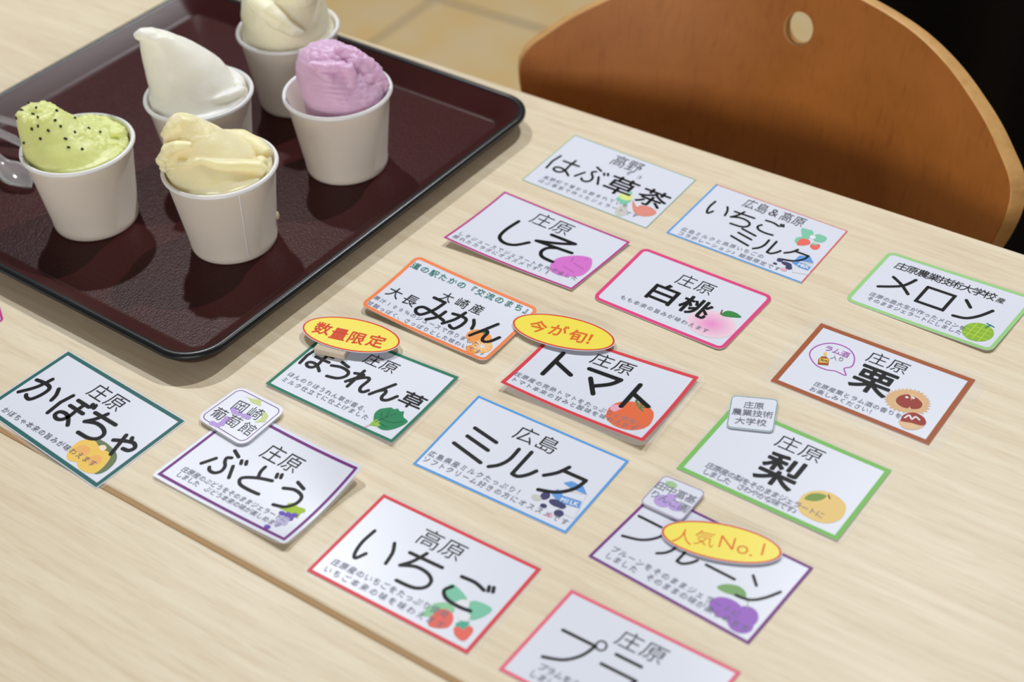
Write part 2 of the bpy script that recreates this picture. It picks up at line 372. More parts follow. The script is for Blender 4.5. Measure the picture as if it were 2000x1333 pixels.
# gelato drip on the yellow cup
b = MB(); v_, f_ = ball((30.4, .5, 16), 1.7, .7, 1.2, 1.7); b.add(v_, f_, gelato_mat('drip_cream', srgb(246, 226, 180), .3)); b.build('drip', c_y, smooth=True)

MG = gelato_mat('gelato_green', srgb(224, 231, 156), .45, (.9, 1, .4))
go = gelato('green', 'pale green kiwi gelato dotted with black seeds, standing tall at its left', [
    base(32.6), loft([(50, -3, 0, 28, 29), (59, -5, -1, 28.5, 28), (65, -8, -1, 26, 24), (72, -13, 0, 21.5, 19), (79, -17.5, 1, 17, 15.5), (85, -20, 2, 14, 13), (89, -21, 3, 11, 11)], rot=0),
    ball((-30, 0, 87), 3.4), ball((-13, 6, 86), 4.5), ball((-21, 2, 88), 4), tube([(-6, 21, 58), (4, 22, 59), (14, 19, 59), (22, 12, 58.5), (26, 3, 58)], [6, 7, 7, 7, 6]),
    tube([(-2, 14, 60), (8, 14, 60), (17, 8, 59), (22, 1, 58)], [6.5, 6.5, 5.5, 4]), ball((17, -4, 57), 6), ball((24, -4, 56), 5), ball((3, 20, 64), 4.5)], MG, .35,
    lambda p: .9 if (p.x > 3 and p.y > -12) or p.z > 86 else .08, None)
SEED = newmat('kiwi_seed', (.015, .01, .01), .35)
def surf_seed(o, targets, r, mat):
    dg = bpy.context.evaluated_depsgraph_get(); me = o.data
    from mathutils.bvhtree import BVHTree
    bv = BVHTree.FromPolygons([v.co for v in me.vertices], [p.vertices[:] for p in me.polygons])
    first = None
    for (x, z) in targets:
        org = Vector((x*MM, -.12, (z+.12*1000*math.tan(.62))*MM)); d = Vector((0, math.cos(.62), -math.sin(.62)))
        h = bv.ray_cast(org, d)
        if h[0] is None: continue
        if first is None:
            b = MB(); v_, f_ = ball((0, 0, 0), r, 1.0, .7, 1.35); b.add(v_, f_, mat); s = b.build('seed', o, smooth=True); first = s
        else: s = first.copy(); COL.objects.link(s); s.parent = o
        s.location = h[0]; s.rotation_euler = (random.uniform(-.4, .4), random.uniform(-.9, .9), random.uniform(0, 3))
surf_seed(go, [(-27, 92), (-20, 87), (-22, 82), (-33, 80), (-18, 79), (-8, 76), (-12, 68), (-18, 72), (-5, 71), (3, 66), (-34, 66), (-29, 60), (-17, 62), (-2, 61), (10, 69), (1, 78), (-8, 84), (0, 54), (8, 52), (-22, 70), (-30, 86), (16, 66)], 1.0, SEED)
MY = gelato_mat('gelato_yellow', srgb(255, 238, 196), .5, (1, .75, .3))
gelato('yellow', 'creamy yellow gelato with curled folds and a peak at the left', [
    base(33.4), loft([(50, -3, 0, 29, 29), (59, -5, 0, 29, 28), (66, -6.5, 1, 27, 25), (75, -10, 2, 23, 20), (84, -14, 3, 18, 15), (91, -17, 4, 13, 11), (97, -19, 4, 8.5, 8), (100, -19.5, 4, 5, 5)]),
    ball((-34, -4, 62), 3.5), ball((-33, -6, 70), 5), tube([(-28, -13, 68), (-30, -11, 77), (-27, -12, 84), (-20, -14, 88), (-12, -13, 87)], [4, 5.2, 4.6, 4, 2.2]), tube([(-22, -17, 76), (-14, -19, 76), (-8, -18, 78)], [2.5, 2.4, 1]), tube([(-29, 0, 86), (-24, 0, 94), (-17, 1, 99), (-11, 3, 95)], [4.5, 5, 4.2, 3]),
    tube([(-7, -17, 77), (2, -18, 72.5), (10, -16, 69), (18, -13, 66), (26, -11, 63), (30.5, -13, 59)], [1, 3.0, 3.8, 4.4, 4.6, 3.2]), tube([(0, 20, 66), (12, 20, 64), (22, 14, 62), (30, 5, 60)], [7, 7.5, 7, 5]), ball((27, -4, 61), 4.5), ball((12, 8, 62), 8)], MY, .25, lambda p: .3 if p.z > 86 or p.x < -26 else 0)
MW = gelato_mat('gelato_white', srgb(248, 247, 236), .45, (1, .9, .6))
gelato('white', 'smooth white gelato swept up into a tall leaning peak', [
    base(33.4), loft([(50, -2, 0, 30, 30), (59, -3, 0, 30.5, 28), (68, -4.5, 4, 28, 26), (78, -7.5, 6, 26, 22), (88, -11, 6, 22.5, 17.5), (98, -15.5, 6, 18, 13), (107, -20, 5, 12.5, 9), (112, -23, 4, 9, 7)]),
    tube([(-22, 5, 106), (-26, 4, 111), (-30, 3, 113), (-34, 3, 111)], [9, 7, 5.2, 3.2]), tube([(4, 22, 64), (16, 18, 62.5), (25, 9, 61), (29, 0, 60)], [6, 6.5, 6, 4.5]), ball((20, 4, 61), 6), tube([(7, -19, 64), (14, -18, 63.5), (21, -14, 63), (27, -8, 62), (31, -2, 60)], [1.2, 2.8, 3.6, 4, 3.6])], MW, .22, lambda p: .3 if (p.x > 8 and p.z < 66 and p.y > -8) else 0)
MV = gelato_mat('gelato_vanilla', srgb(250, 243, 216), .45, (1, .85, .5))
gelato('vanilla', 'large mound of pale vanilla gelato folded at the top', [
    base(33.4), loft([(50, 0, 0, 31, 31), (62, 0, 0, 31.5, 31), (74, -1, 1, 30.5, 30), (86, -1, 2, 28.5, 28), (98, 0, 3, 24, 24), (108, 1, 4, 17, 17), (115, 2, 4, 10, 10), (118, 2, 4, 5, 5)]),
    tube([(-20, -20, 102), (-10, -27, 94), (-1, -30, 84), (8, -31, 75), (14, -29, 70)], [5, 8, 7.5, 5.5, 3]), ball((12, -8, 100), 17)], MV, .4, lambda p: .1)
MP = gelato_mat('gelato_purple', srgb(224, 188, 220), .4, (1, .7, .8))
gelato('purple', 'lilac purple gelato with a torn crumbly fold at its top', [
    loft([(22, 2, 0, 22, 22), (40, 3, 0, 26, 26), (55, 5, 0, 28, 29), (63, 4, 0, 29, 28), (73, 0.5, 1, 26.5, 25), (83, -3, 2, 22.5, 21), (90, -5, 3, 18, 17), (95, -5, 3, 13, 12), (98, -4, 3, 7, 7)]),
    tube([(-15, -13, 93), (-7, -16, 91.5), (2, -16, 90), (9, -13, 89)], [2.5, 4, 4.5, 4]), tube([(-8, -16, 90), (-3, -19, 85), (0, -20, 81)], [4.5, 4, 2]), tube([(9, -14, 90), (12, -16, 82), (12, -18, 75), (11.5, -19, 70)], [5, 4.5, 3.6, 2.2]), tube([(3, 0, 97), (12, -2, 92), (20, -3, 84), (26, -3, 74), (31, -4, 64), (34, -4, 59.5)], [4.5, 6, 6.5, 6.5, 5.5, 2.6]), ball((14, -6, 88), 6), ball((22, -9, 74), 5), ball((27, -9, 66), 4.5)], MP, .25,
    lambda p: .6 if (p.x > -16 and p.z > 90) or p.x > 17 else .03, Vector((.35, .5, 1.6)))

# ------------------------------------------------------------------ clear plastic spoons on the tray
def spoon(bx, by, hx, hy, label):
    b = MB(); rs = []
    for k in range(41):                       # handle then bowl, along +x
        L = 118*k/40
        if L < 84: wd = 4.4-.9*math.sin(PI*L/84); dp = 1.5
        else:
            q = (L-84)/34; wd = max(.8, 3.6*(1-q)+9.4*math.sin(PI*min(1, q))**.7); dp = 1.5+3.6*math.sin(PI*q)
        rs.append([(L, -wd, 4.2), (L, -wd*.55, 4.2-dp*.8), (L, 0, 4.2-dp), (L, wd*.55, 4.2-dp*.8), (L, wd, 4.2), (L, wd*.9, 5.0), (L, wd*.5, 5.0-dp*.75), (L, 0, 5.1-dp*.95), (L, -wd*.5, 5.0-dp*.75), (L, -wd*.9, 5.0)])
    rings(b, rs, M['clear']); o = b.build('plastic_spoon', None, smooth=True); t = math.radians(8)
    o.location = ((bx+hx*100)*MM, (by+hy*100)*MM, TZ+(5.0+100*math.sin(t))*MM); o.rotation_euler = (0, t, math.atan2(-hy, -hx))
    o['label'] = label; o['category'] = 'spoon'; o['group'] = 'clear plastic spoons left of the green gelato'
spoon(-336, 922, -.69, .73, 'clear plastic spoon whose round bowl shows left of the green gelato cup')
spoon(-304, 933, -.85, .53, 'clear plastic spoon handle, middle one of three left of the green gelato')
spoon(-299, 961, -.94, .35, 'clear plastic spoon handle, farthest of three left of the green gelato')

# ------------------------------------------------------------------ lettering: single strokes for the round brush headlines
GL = {
 'は': [('l', (.10, .97), (.03, .5), (.08, 0)), ('l', (.36, .74), (1, .76)), ('c', (.72, 1), (.70, .6), (.72, .25), (.64, .05), (.48, 0), (.33, .09), (.36, .24), (.56, .29), (.78, .2), (1, .02))],
 'ほ': [('l', (.10, .97), (.03, .5), (.08, 0)), ('l', (.38, .93), (.96, .93)), ('l', (.36, .62), (1, .62)), ('c', (.70, .93), (.70, .6), (.72, .25), (.64, .05), (.48, 0), (.33, .09), (.36, .24), (.56, .29), (.78, .2), (1, .02))],
 'ぼ': [('l', (.10, .90), (.03, .5), (.08, 0)), ('l', (.38, .86), (.86, .86)), ('l', (.36, .58), (.94, .58)), ('c', (.68, .86), (.68, .6), (.70, .25), (.62, .05), (.46, 0), (.31, .09), (.34, .24), (.54, .29), (.76, .2), (.96, .02)), ('l', (.86, 1), (.90, .90)), ('l', (.97, 1.02), (1.01, .92))],
 'ぶ': [('l', (.36, 1), (.60, .88)), ('c', (.48, .74), (.38, .66), (.44, .52), (.56, .38), (.60, .18), (.50, .03), (.34, .03), (.26, .12)), ('l', (.17, .48), (0, .1)), ('l', (.72, .52), (.92, .12)), ('l', (.76, .82), (.82, .72)), ('l', (.88, .88), (.94, .78))],
 'し': [('c', (.06, 1), (.0, .5), (.08, .14), (.38, 0), (.72, .08), (1, .38))],
 'そ': [('l', (.18, .98), (.86, .98)), ('c', (.86, .98), (.5, .75), (.02, .54)), ('l', (.02, .54), (1, .60)), ('c', (.62, .58), (.42, .44), (.38, .22), (.52, .04), (.84, 0))],
 'い': [('c', (.03, .95), (0, .5), (.08, .14), (.20, .02), (.34, .26)), ('c', (.76, .88), (.92, .62), (1, .26))],
 'ち': [('l', (.06, .82), (.94, .84)), ('c', (.40, 1), (.28, .66), (.10, .40)), ('c', (.10, .40), (.42, .55), (.74, .54), (.96, .40), (.96, .18), (.74, .03), (.30, 0))],
 'ご': [('c', (.10, .90), (.48, .92), (.80, .82)), ('c', (.10, .48), (0, .26), (.18, .06), (.55, 0), (.90, .04)), ('l', (.84, 1), (.90, .86)), ('l', (.95, 1.04), (1.01, .9))],
 'ミ': [('l', (.14, 1), (.86, .84)), ('l', (.14, .64), (.84, .48)), ('l', (0, .24), (.92, 0))],
 'ル': [('c', (.28, .92), (.28, .5), (.18, .2), (0, 0)), ('l', (.58, 1), (.58, .10)), ('c', (.58, .10), (.74, .10), (.90, .28), (1, .50))],
 'ク': [('c', (.36, 1), (.22, .70), (0, .46)), ('l', (.30, .83), (.92, .83)), ('c', (.92, .83), (.84, .48), (.56, .16), (.14, 0))],
 'メ': [('c', (.84, 1), (.60, .44), (0, 0)), ('c', (.18, .76), (.58, .5), (.96, .14))],
 'ロ': [('l', (0, 1), (1, 1), (1, 0), (0, 0), (0, 1))],
 'ン': [('l', (.04, .92), (.32, .66)), ('c', (.04, .04), (.45, .12), (.76, .42), (1, .84))],
 'み': [('l', (.14, .96), (.56, .96)), ('c', (.56, .96), (.48, .5), (.28, .1), (.08, .10), (0, .26), (.14, .42), (.5, .38), (1, .26)), ('c', (.82, .62), (.76, .3), (.54, 0))],
 'か': [('c', (0, .70), (.36, .76), (.58, .68), (.60, .36), (.50, .05), (.34, .04), (.26, .10)), ('c', (.34, 1), (.24, .5), (0, .04)), ('c', (.80, .84), (.94, .62), (1, .40))],
 'ん': [('c', (.52, 1), (.26, .5), (0, 0)), ('c', (0, 0), (.16, .30), (.36, .50), (.48, .42), (.50, .14), (.62, .0), (.82, .10), (1, .46))],
 'う': [('l', (.30, 1), (.72, .90)), ('c', (.04, .62), (.48, .74), (.90, .66), (.98, .40), (.76, .12), (.30, 0))],
 'れ': [('l', (.22, 1), (.22, 0)), ('c', (0, .72), (.34, .80), (.18, .5), (0, .18)), ('c', (.08, .28), (.34, .60), (.56, .76), (.68, .66), (.66, .24), (.76, .05), (.90, .06), (1, .22))],
 'ト': [('l', (.16, 1), (.16, 0)), ('l', (.16, .62), (1, .34))],
 'マ': [('l', (0, .98), (1, .98)), ('c', (1, .98), (.84, .66), (.50, .34)), ('l', (.24, .60), (.64, 0))],
 'や': [('c', (0, .52), (.36, .72), (.76, .86), (1, .72), (.92, .50), (.66, .44)), ('l', (.20, .96), (.52, 0)), ('l', (.50, 1), (.64, .84))],
 'ど': [('c', (.28, 1), (.30, .78), (.40, .56)), ('c', (.86, .68), (.40, .52), (.02, .26), (.14, .04), (.50, 0), (.90, .03)), ('l', (.80, .98), (.86, .86)), ('l', (.93, 1.04), (.99, .92))],
 'フ': [('l', (0, 1), (1, 1)), ('c', (1, 1), (.88, .56), (.58, .2), (.08, 0))],
 'ー': [('l', (0, .5), (1, .5))],
 'ラ': [('l', (.14, 1), (.86, 1)), ('l', (0, .64), (1, .64)), ('c', (1, .64), (.80, .26), (.34, 0))],
}
def spline(P, n=8):
    if len(P) < 3: return P
    Q = [P[0]]+list(P)+[P[-1]]; o = []
    for i in range(1, len(Q)-2):
        p0, p1, p2, p3 = Q[i-1:i+3]
        for k in range(n):
            t = k/n; o.append(tuple(.5*((2*p1[d])+(-p0[d]+p2[d])*t+(2*p0[d]-5*p1[d]+4*p2[d]-p3[d])*t*t+(-p0[d]+3*p1[d]-3*p2[d]+p3[d])*t**3) for d in range(2)))
    return o+[P[-1]]
class Flat:
    """2-D print: triangles in card millimetres with a layer height"""
    def __init__(s): s.v = []; s.f = []; s.mi = []; s.mats = []; s.rad = {}
    def add(s, P, F, m, z):
        o = len(s.v); s.v += [(x, y, z) for x, y in P]
        if m not in s.mats: s.mats.append(m)
        k = s.mats.index(m)
        for f in F: s.f.append([i+o for i in f]); s.mi.append(k)
    def stroke(s, P, wd, m, z, closed=False):
        P = [tuple(p) for p in P]
        if closed: P = P+[P[0]]
        vs = []; fs = []; n = len(P)
        for i in range(n):
            a = P[max(i-1, 0)] if not (closed and i == 0) else P[-2]; b_ = P[min(i+1, n-1)] if not (closed and i == n-1) else P[1]
            tx_, ty_ = b_[0]-a[0], b_[1]-a[1]; l = math.hypot(tx_, ty_) or 1; nx, ny = -ty_/l, tx_/l
            k = 1.0
            if 0 < i < n-1:
                v1 = (P[i][0]-P[i-1][0], P[i][1]-P[i-1][1]); l1 = math.hypot(*v1) or 1
                k = 1/max(.55, abs((nx*-v1[1]+ny*v1[0])/l1))
            vs += [(P[i][0]+nx*wd/2*k, P[i][1]+ny*wd/2*k), (P[i][0]-nx*wd/2*k, P[i][1]-ny*wd/2*k)]
            if i: fs.append((2*i-2, 2*i-1, 2*i+1, 2*i))
        s.add(vs, fs, m, z)
        if not closed:
            for c in (P[0], P[-1]):
                N = 14; s.add([c]+[(c[0]+wd/2*math.cos(2*PI*i/N), c[1]+wd/2*math.sin(2*PI*i/N)) for i in range(N)], [(0, i+1, (i+1) % N+1) for i in range(N)], m, z+.006)
    def poly(s, P, m, z):
        T = tessellate_polygon([[Vector((x, y, 0)) for x, y in P]]); s.add(P, [tuple(t) for t in T], m, z)
    def ellipse(s, c, a, b_, m, z, n=28, ang=0):
        P = [(c[0]+a*math.cos(2*PI*i/n)*math.cos(ang)-b_*math.sin(2*PI*i/n)*math.sin(ang), c[1]+a*math.cos(2*PI*i/n)*math.sin(ang)+b_*math.sin(2*PI*i/n)*math.cos(ang)) for i in range(n)]
        s.add([tuple(c)]+P, [(0, i+1, (i+1) % n+1) for i in range(n)], m, z)
    def kana(s, ch, X, Y, w_, h_, wd, m, z):
        sts = [(spline(st[1:]) if st[0] == 'c' else list(st[1:])) for st in GL[ch]]
        xs = [p[0] for q in sts for p in q]; ys = [p[1] for q in sts for p in q]
        x0, y0, dx, dy = min(xs), min(ys), (max(xs)-min(xs)) or 1, (max(ys)-min(ys)) or 1
        if max(ys) == min(ys): h_ = 0
        for q in sts:
            P = [(X+((x-x0)/dx-.5)*w_, Y+((y-y0)/dy-.5)*h_) for x, y in q]
            s.stroke(P, wd, m, z); z += .004
    def addg(s, V, F, m, z, e):
        if e <= 0: s.add(V, F, m, z); return
        for k in range(8):                       # heavier weight: the same glyph struck eight times, slightly shifted
            a = 2*PI*k/8; s.add([(x+e*math.cos(a), y+e*math.sin(a)) for x, y in V], F, m, z+k*.0015)
    def glyph(s, ch, X, Y, size, m, z, style, sx=1.0, rot=0):
        P, F, cx, cy = glyph_mesh(ch, style); c, s_ = math.cos(rot), math.sin(rot)
        Q = [((x-cx)*size*sx, (y-cy)*size) for x, y in P]
        s.addg([(X+x*c-y*s_, Y+x*s_+y*c) for x, y in Q], F, m, z, BOLD.get(style, 0)*size)
    def boxed(s, txt, X, Y, w_, h_, m, z, style):
        n = len(txt); cell = w_/n
        if n == 1:
            P, F, cx, cy = glyph_mesh(txt, style); xs = [p[0] for p in P]; ys = [p[1] for p in P]
            a, c_ = (min(xs)+max(xs))/2, (min(ys)+max(ys))/2; fx, fy = w_/(max(xs)-min(xs)), h_/(max(ys)-min(ys))
            e = BOLD.get(style, 0)*w_; s.addg([(X+(x-a)*fx*(1-2*e/w_), Y+(y-c_)*fy*(1-2*e/h_)) for x, y in P], F, m, z, e); return
        for i, ch_ in enumerate(txt):
            P, F, cx, cy = glyph_mesh(ch_, style); X_ = X-w_/2+cell*(i+.5); fx = cell/.96
            s.add([(X_+(x-cx)*fx*(.92 if ord(ch_) > 255 else 1.1)/.96, Y+(y-cy)*h_/.93) for x, y in P], F, m, z)
    def build(s, name, parent, fn):
        if not s.f: return None
        me = bpy.data.meshes.new(name); me.from_pydata([fn(*v) for v in s.v], [], s.f)
        for m in s.mats: me.materials.append(m)
        me.polygons.foreach_set('material_index', s.mi)
        up_ = sum(1 for p in me.polygons if p.normal.z > 0)
        bm = bmesh.new(); bm.from_mesh(me); bm.normal_update()
        bmesh.ops.reverse_faces(bm, faces=[f for f in bm.faces if f.normal.z < 0]); bm.to_mesh(me); bm.free()
        if s.rad:
            at = me.attributes.new('radial', 'FLOAT', 'POINT'); 
            for i, v in s.rad.items(): at.data[i].value = v
        o = bpy.data.objects.new(name, me); COL.objects.link(o); o.parent = parent; return o
_g = {}
BOLD = dict(head=.009, bold=.020, badge=.020, brush=.020, teal=.008, white=.03, dark=.02)
OFF = dict(thin=-.010, mid2=-.008)
def glyph_mesh(ch, style):
    if (ch, style) in _g: return _g[(ch, style)]
    c = bpy.data.curves.new('t', 'FONT'); c.body = ch; c.resolution_u = 2 if style in ('fine', 'fine2') else 4; c.size = 10; c.offset = OFF.get(style, 0)*10
    o = bpy.data.objects.new('t', c); COL.objects.link(o); bpy.context.view_layer.update()
    me = bpy.data.meshes.new_from_object(o.evaluated_get(bpy.context.evaluated_depsgraph_get()))
    P = [(v.co.x/10, v.co.y/10) for v in me.vertices]; F = [tuple(p.vertices) for p in me.polygons]
    bpy.data.objects.remove(o); bpy.data.meshes.remove(me)
    cx, cy = .5, .38
    if P and ord(ch) < 256: xs = [p[0] for p in P]; cx = (min(xs)+max(xs))/2; cy = .36
    _g[(ch, style)] = (P, F, cx, cy); return _g[(ch, style)]

def patch(c):
    xy = c['xy']; W, H = c['W'], c['H']; L = c['lift']; cx = sum(p[0] for p in xy)/4; cy = sum(p[1] for p in xy)/4
    th = math.atan2(xy[1][1]-xy[0][1]+xy[2][1]-xy[3][1], xy[1][0]-xy[0][0]+xy[2][0]-xy[3][0]); cs, sn = math.cos(th), math.sin(th)
    def fn(x, y, z):
        u, v = x/W+.5, y/H+.5; w_ = ((1-u)*v, u*v, u*(1-v), (1-u)*(1-v))
        px = sum(a*p[0] for a, p in zip(w_, xy))-cx; py = sum(a*p[1] for a, p in zip(w_, xy))-cy
        zz = sum(l*max(a, 0)**2 for a, l in zip(w_, L))
        return ((px*cs+py*sn)*MM, (-px*sn+py*cs)*MM, (zz+z)*MM)
    return fn, cx, cy, th
def rrect(W, H, r, n=6, off=0):
    hx, hy = W/2+off, H/2+off; r = max(r+off, .05); o = []
    for sx, sy, a0 in ((1, 1, 0), (-1, 1, 90), (-1, -1, 180), (1, -1, 270)):
        for i in range(n+1):
            a = math.radians(a0+90*i/n); o.append((sx*(hx-r)+r*math.cos(a), sy*(hy-r)+r*math.sin(a)))
    return o
def densify(P, step=3.5):
    o = []
    for i in range(len(P)):
        a, b_ = P[i], P[(i+1) % len(P)]; d = math.hypot(b_[0]-a[0], b_[1]-a[1]); k = max(1, int(d/step))
        for j in range(k): o.append((a[0]+(b_[0]-a[0])*j/k, a[1]+(b_[1]-a[1])*j/k))
    return o
def sheet(P, z0, z1, m, fn, name, parent, rings_in=14):
    """a thin sheet with outline P that follows the card's curl"""
    b = MB(); N = len(P); vs = []; fs = []
    for zz, flip in ((z1, False), (z0, True)):
        o = len(vs); 
        for k in range(rings_in):
            t = 1-k/rings_in
            vs += [fn(x*t, y*t, zz) for x, y in P]
        vs.append(fn(0, 0, zz)); c = len(vs)-1
        for k in range(rings_in):
            for i in range(N):
                j = (i+1) % N
                f = (o+k*N+i, o+k*N+j, o+(k+1)*N+j, o+(k+1)*N+i) if k < rings_in-1 else (o+k*N+i, o+k*N+j, c)
                fs.append(f[::-1] if flip else f)
    B = rings_in*N+1
    for i in range(N): j = (i+1) % N; fs.append((i, B+i, B+j, j))
    me = bpy.data.meshes.new(name); me.from_pydata(vs, [], fs); me.materials.append(m)
    o = bpy.data.objects.new(name, me); COL.objects.link(o); o.parent = parent; return o
def border(fl, W, H, r, wd, m, z, ri=None, off=0):
    A = densify(rrect(W, H, r, off=off)); 
    ri = max(r-wd, .05) if ri is None else ri
    # inner loop: same parameter count, pushed in
    B = []
    A0 = rrect(W, H, r, off=off); B0 = rrect(W-2*wd, H-2*wd, ri, off=off)
    Ad = []; Bd = []
    for i in range(len(A0)):
        a, a2, b_, b2 = A0[i], A0[(i+1) % len(A0)], B0[i], B0[(i+1) % len(B0)]
        k = max(1, int(math.hypot(a2[0]-a[0], a2[1]-a[1])/3))
        for j in range(k):
            t = j/k; Ad.append((a[0]+(a2[0]-a[0])*t, a[1]+(a2[1]-a[1])*t)); Bd.append((b_[0]+(b2[0]-b_[0])*t, b_[1]+(b2[1]-b_[1])*t))
    n = len(Ad); fl.add(Ad+Bd, [(i, (i+1) % n, n+(i+1) % n, n+i) for i in range(n)], m, z)
HEADW = dict(habu=1.7, shiso=2.5, ichimilk=1.5, melon=2.1, mikan=2.3, horen=2.1, tomato=2.9, milk=2.3, budo=2.1, ichigo=2.0, prune=1.5, puramu=1.6, kabo=2.6)
def card(key, label, bcol, bw, r=.1, margin=0.0, film=0.0, b2=None, cat='card', name='flavour_card', group=None):
    c = CARDS[key]; fn, cx, cy, th = patch(c); W, H = c['W'], c['H']
    root = thing(name, label, cat, (cx*MM, cy*MM, TZ+(c['zb']+.05)*MM), th, group)
    if film:
        sheet(densify(rrect(W, H, 4, off=film)), .02, .12, M['film'], fn, 'laminate_film', root)
    sheet(densify(rrect(W, H, max(r, .3), off=margin)), .0 if not film else .13, .34, M['paper'], fn, 'paper', root)
    Z = .40; f = Flat()
    if b2:      # two-colour border: left and bottom in one colour, top and right in the other
        hx, hy, w_ = W/2, H/2, bw
        def strip(P0, P1, Q1, Q0, m):
            k = 16; A = [(P0[0]+(P1[0]-P0[0])*i/k, P0[1]+(P1[1]-P0[1])*i/k) for i in range(k+1)]; B = [(Q0[0]+(Q1[0]-Q0[0])*i/k, Q0[1]+(Q1[1]-Q0[1])*i/k) for i in range(k+1)]
            f.add(A+B, [(i, i+1, k+2+i, k+1+i) for i in range(k)], m, Z)
        strip((-hx, hy), (-hx, -hy), (-hx+w_, -hy+w_), (-hx+w_, hy), ink(bcol)); strip((-hx, -hy), (hx, -hy), (hx-w_*.7, -hy+w_), (-hx+w_, -hy+w_), ink(bcol))
        strip((hx, -hy), (hx, hy), (hx-w_*.7, hy-w_*.5), (hx-w_*.7, -hy+w_), ink(b2)); strip((hx, hy), (-hx, hy), (-hx, hy-w_*.5), (hx-w_*.7, hy-w_*.5), ink(b2))
    else: border(f, W, H, r, bw, ink(bcol), Z)
    f.build('border', root, fn)
    # picture
    f = Flat(); z = Z+.03; rad = {}
    for p in c['pics']:
        k, col, pts = p[0], p[1], [tuple(q) for q in p[2]]; z += .008
        if k == 'g':
            n = 40; N = 10; o = len(f.v); vs = [pts[0]]
            for a in range(1, N+1):
                for i in range(n): vs.append((pts[0][0]+p[3]*a/N*math.cos(2*PI*i/n), pts[0][1]+p[4]*a/N*math.sin(2*PI*i/n)))
            fs = [(0, i+1, (i+1) % n+1) for i in range(n)]+[(1+(a-1)*n+i, 1+(a-1)*n+(i+1) % n, 1+a*n+(i+1) % n, 1+a*n+i) for a in range(1, N) for i in range(n)]
            f.add(vs, fs, pm, z)
            for i in range(len(vs)): f.rad[o+i] = 0 if i == 0 else ((i-1)//n+1)/N
            continue
        mt = ink(col)
        if k == 'p': f.poly(smooth_closed(pts, 5), mt, z)
        elif k == 'P': f.poly(pts, mt, z)
        elif k == 'w':
            Q = smooth_closed(pts, 4); f.poly(Q, mt, z)
        elif k in 'jJ':
            Q = smooth_closed(pts, 6 if k == 'j' else 5); mx_ = sum(q[0] for q in Q)/len(Q); my_ = sum(q[1] for q in Q)/len(Q); amp = .93 if k == 'j' else .84
            f.poly([(x, y) if i % 2 else (mx_+(x-mx_)*amp, my_+(y-my_)*amp) for i, (x, y) in enumerate(Q)], mt, z)
        elif k == 's': f.stroke(spline(pts, 5), p[3], mt, z)
        elif k == 'S': f.stroke(smooth_closed(pts, 5) if len(p) > 4 else densify(pts), p[3], mt, z, True)
        elif k == 'e': f.ellipse(pts[0], p[3], p[4], mt, z)
    f.build('printed_picture', root, fn)
    # texts
    F = dict(headline=Flat(), place_name=Flat(), caption=Flat())
    z = max(Z+.16, z+.03)
    for ch_, X, Y, w_, h_ in c['head']: F['headline'].kana(ch_, X, Y, w_, h_, HEADW.get(key, 2), ink('headcol'), z); z += .001
    for txt, style, X, Y, w_, h_ in c.get('boxes', []):
        F['headline' if style in ('head', 'bold') else 'place_name'].boxed(txt, X, Y, w_, h_, ink({'head': 'headcol', 'bold': 'headcol'}.get(style, style)), z, style)
    nl = 0
    for txt, x0, y0, x1, y1, size, col, sx in c['lines']:
        part = 'headline' if col in ('head', 'bold') else 'fine_print' if col in ('fine', 'fine2') else 'place_name' if col in ('thin', 'mid', 'mid2') else 'caption'
        if part == 'fine_print': nl += 1; part = 'fine_print%d' % nl; F[part] = Flat()
        n = len(txt); cc = {'head': 'headcol', 'bold': 'headcol'}.get(col, col)
        if size < .3: continue
        rot = math.atan2(y1-y0, x1-x0) if n > 2 and abs(x1-x0) > 5 else 0
        for i, ch_ in enumerate(txt):
            t = i/(n-1) if n > 1 else 0
            if n == 2 and abs(x1-x0) < .6: t = 0
            if ch_ in ' 　': continue
            F[part].glyph(ch_, x0+(x1-x0)*t, y0+(y1-y0)*t, size, ink(cc), z, col, sx, rot)
    for k in F: F[k].build(k.rstrip('0123456789'), root, fn)
    return root
def badge(key, label, style, inkc, zt=.3, pad=None):
    c = CARDS[key]; a, b_ = c['a'], c['b']
    root = thing('oval_badge', label, 'badge', (c['c'][0]*MM, c['c'][1]*MM, TZ+c['z']*MM), c['ang'])
    idf = lambda x, y, z: (x*MM, y*MM, z*MM)
    P = [(a*math.cos(2*PI*i/72), b_*math.sin(2*PI*i/72)) for i in range(72)]
    sheet([(x*1.012, y*1.02) for x, y in P], -zt, 0, M['paper'], idf, 'backing_paper', root, 3)
    sheet([(x*.97, y*.94) for x, y in P], .02, .05, M['badge'], idf, 'yellow_face', root, 3)
    f = Flat(); n = 72; f.add(P+[(x*.965, y*.925) for x, y in P], [(i, (i+1) % n, n+(i+1) % n, n+i) for i in range(n)], ink('redink'), .07); f.build('red_outline', root, idf)
    f = Flat()
    for ch_, x, y in c['chars']: f.glyph(ch_, x, y, 11.5 if ord(ch_) > 255 else 12.5, ink(inkc), .12, style, 1.0)
    f.build('lettering', root, idf)
    if pad:
        b = MB(); b.box(*pad, M['velcro']); b.build('tape_pad', root, bevel=.4)
    return root

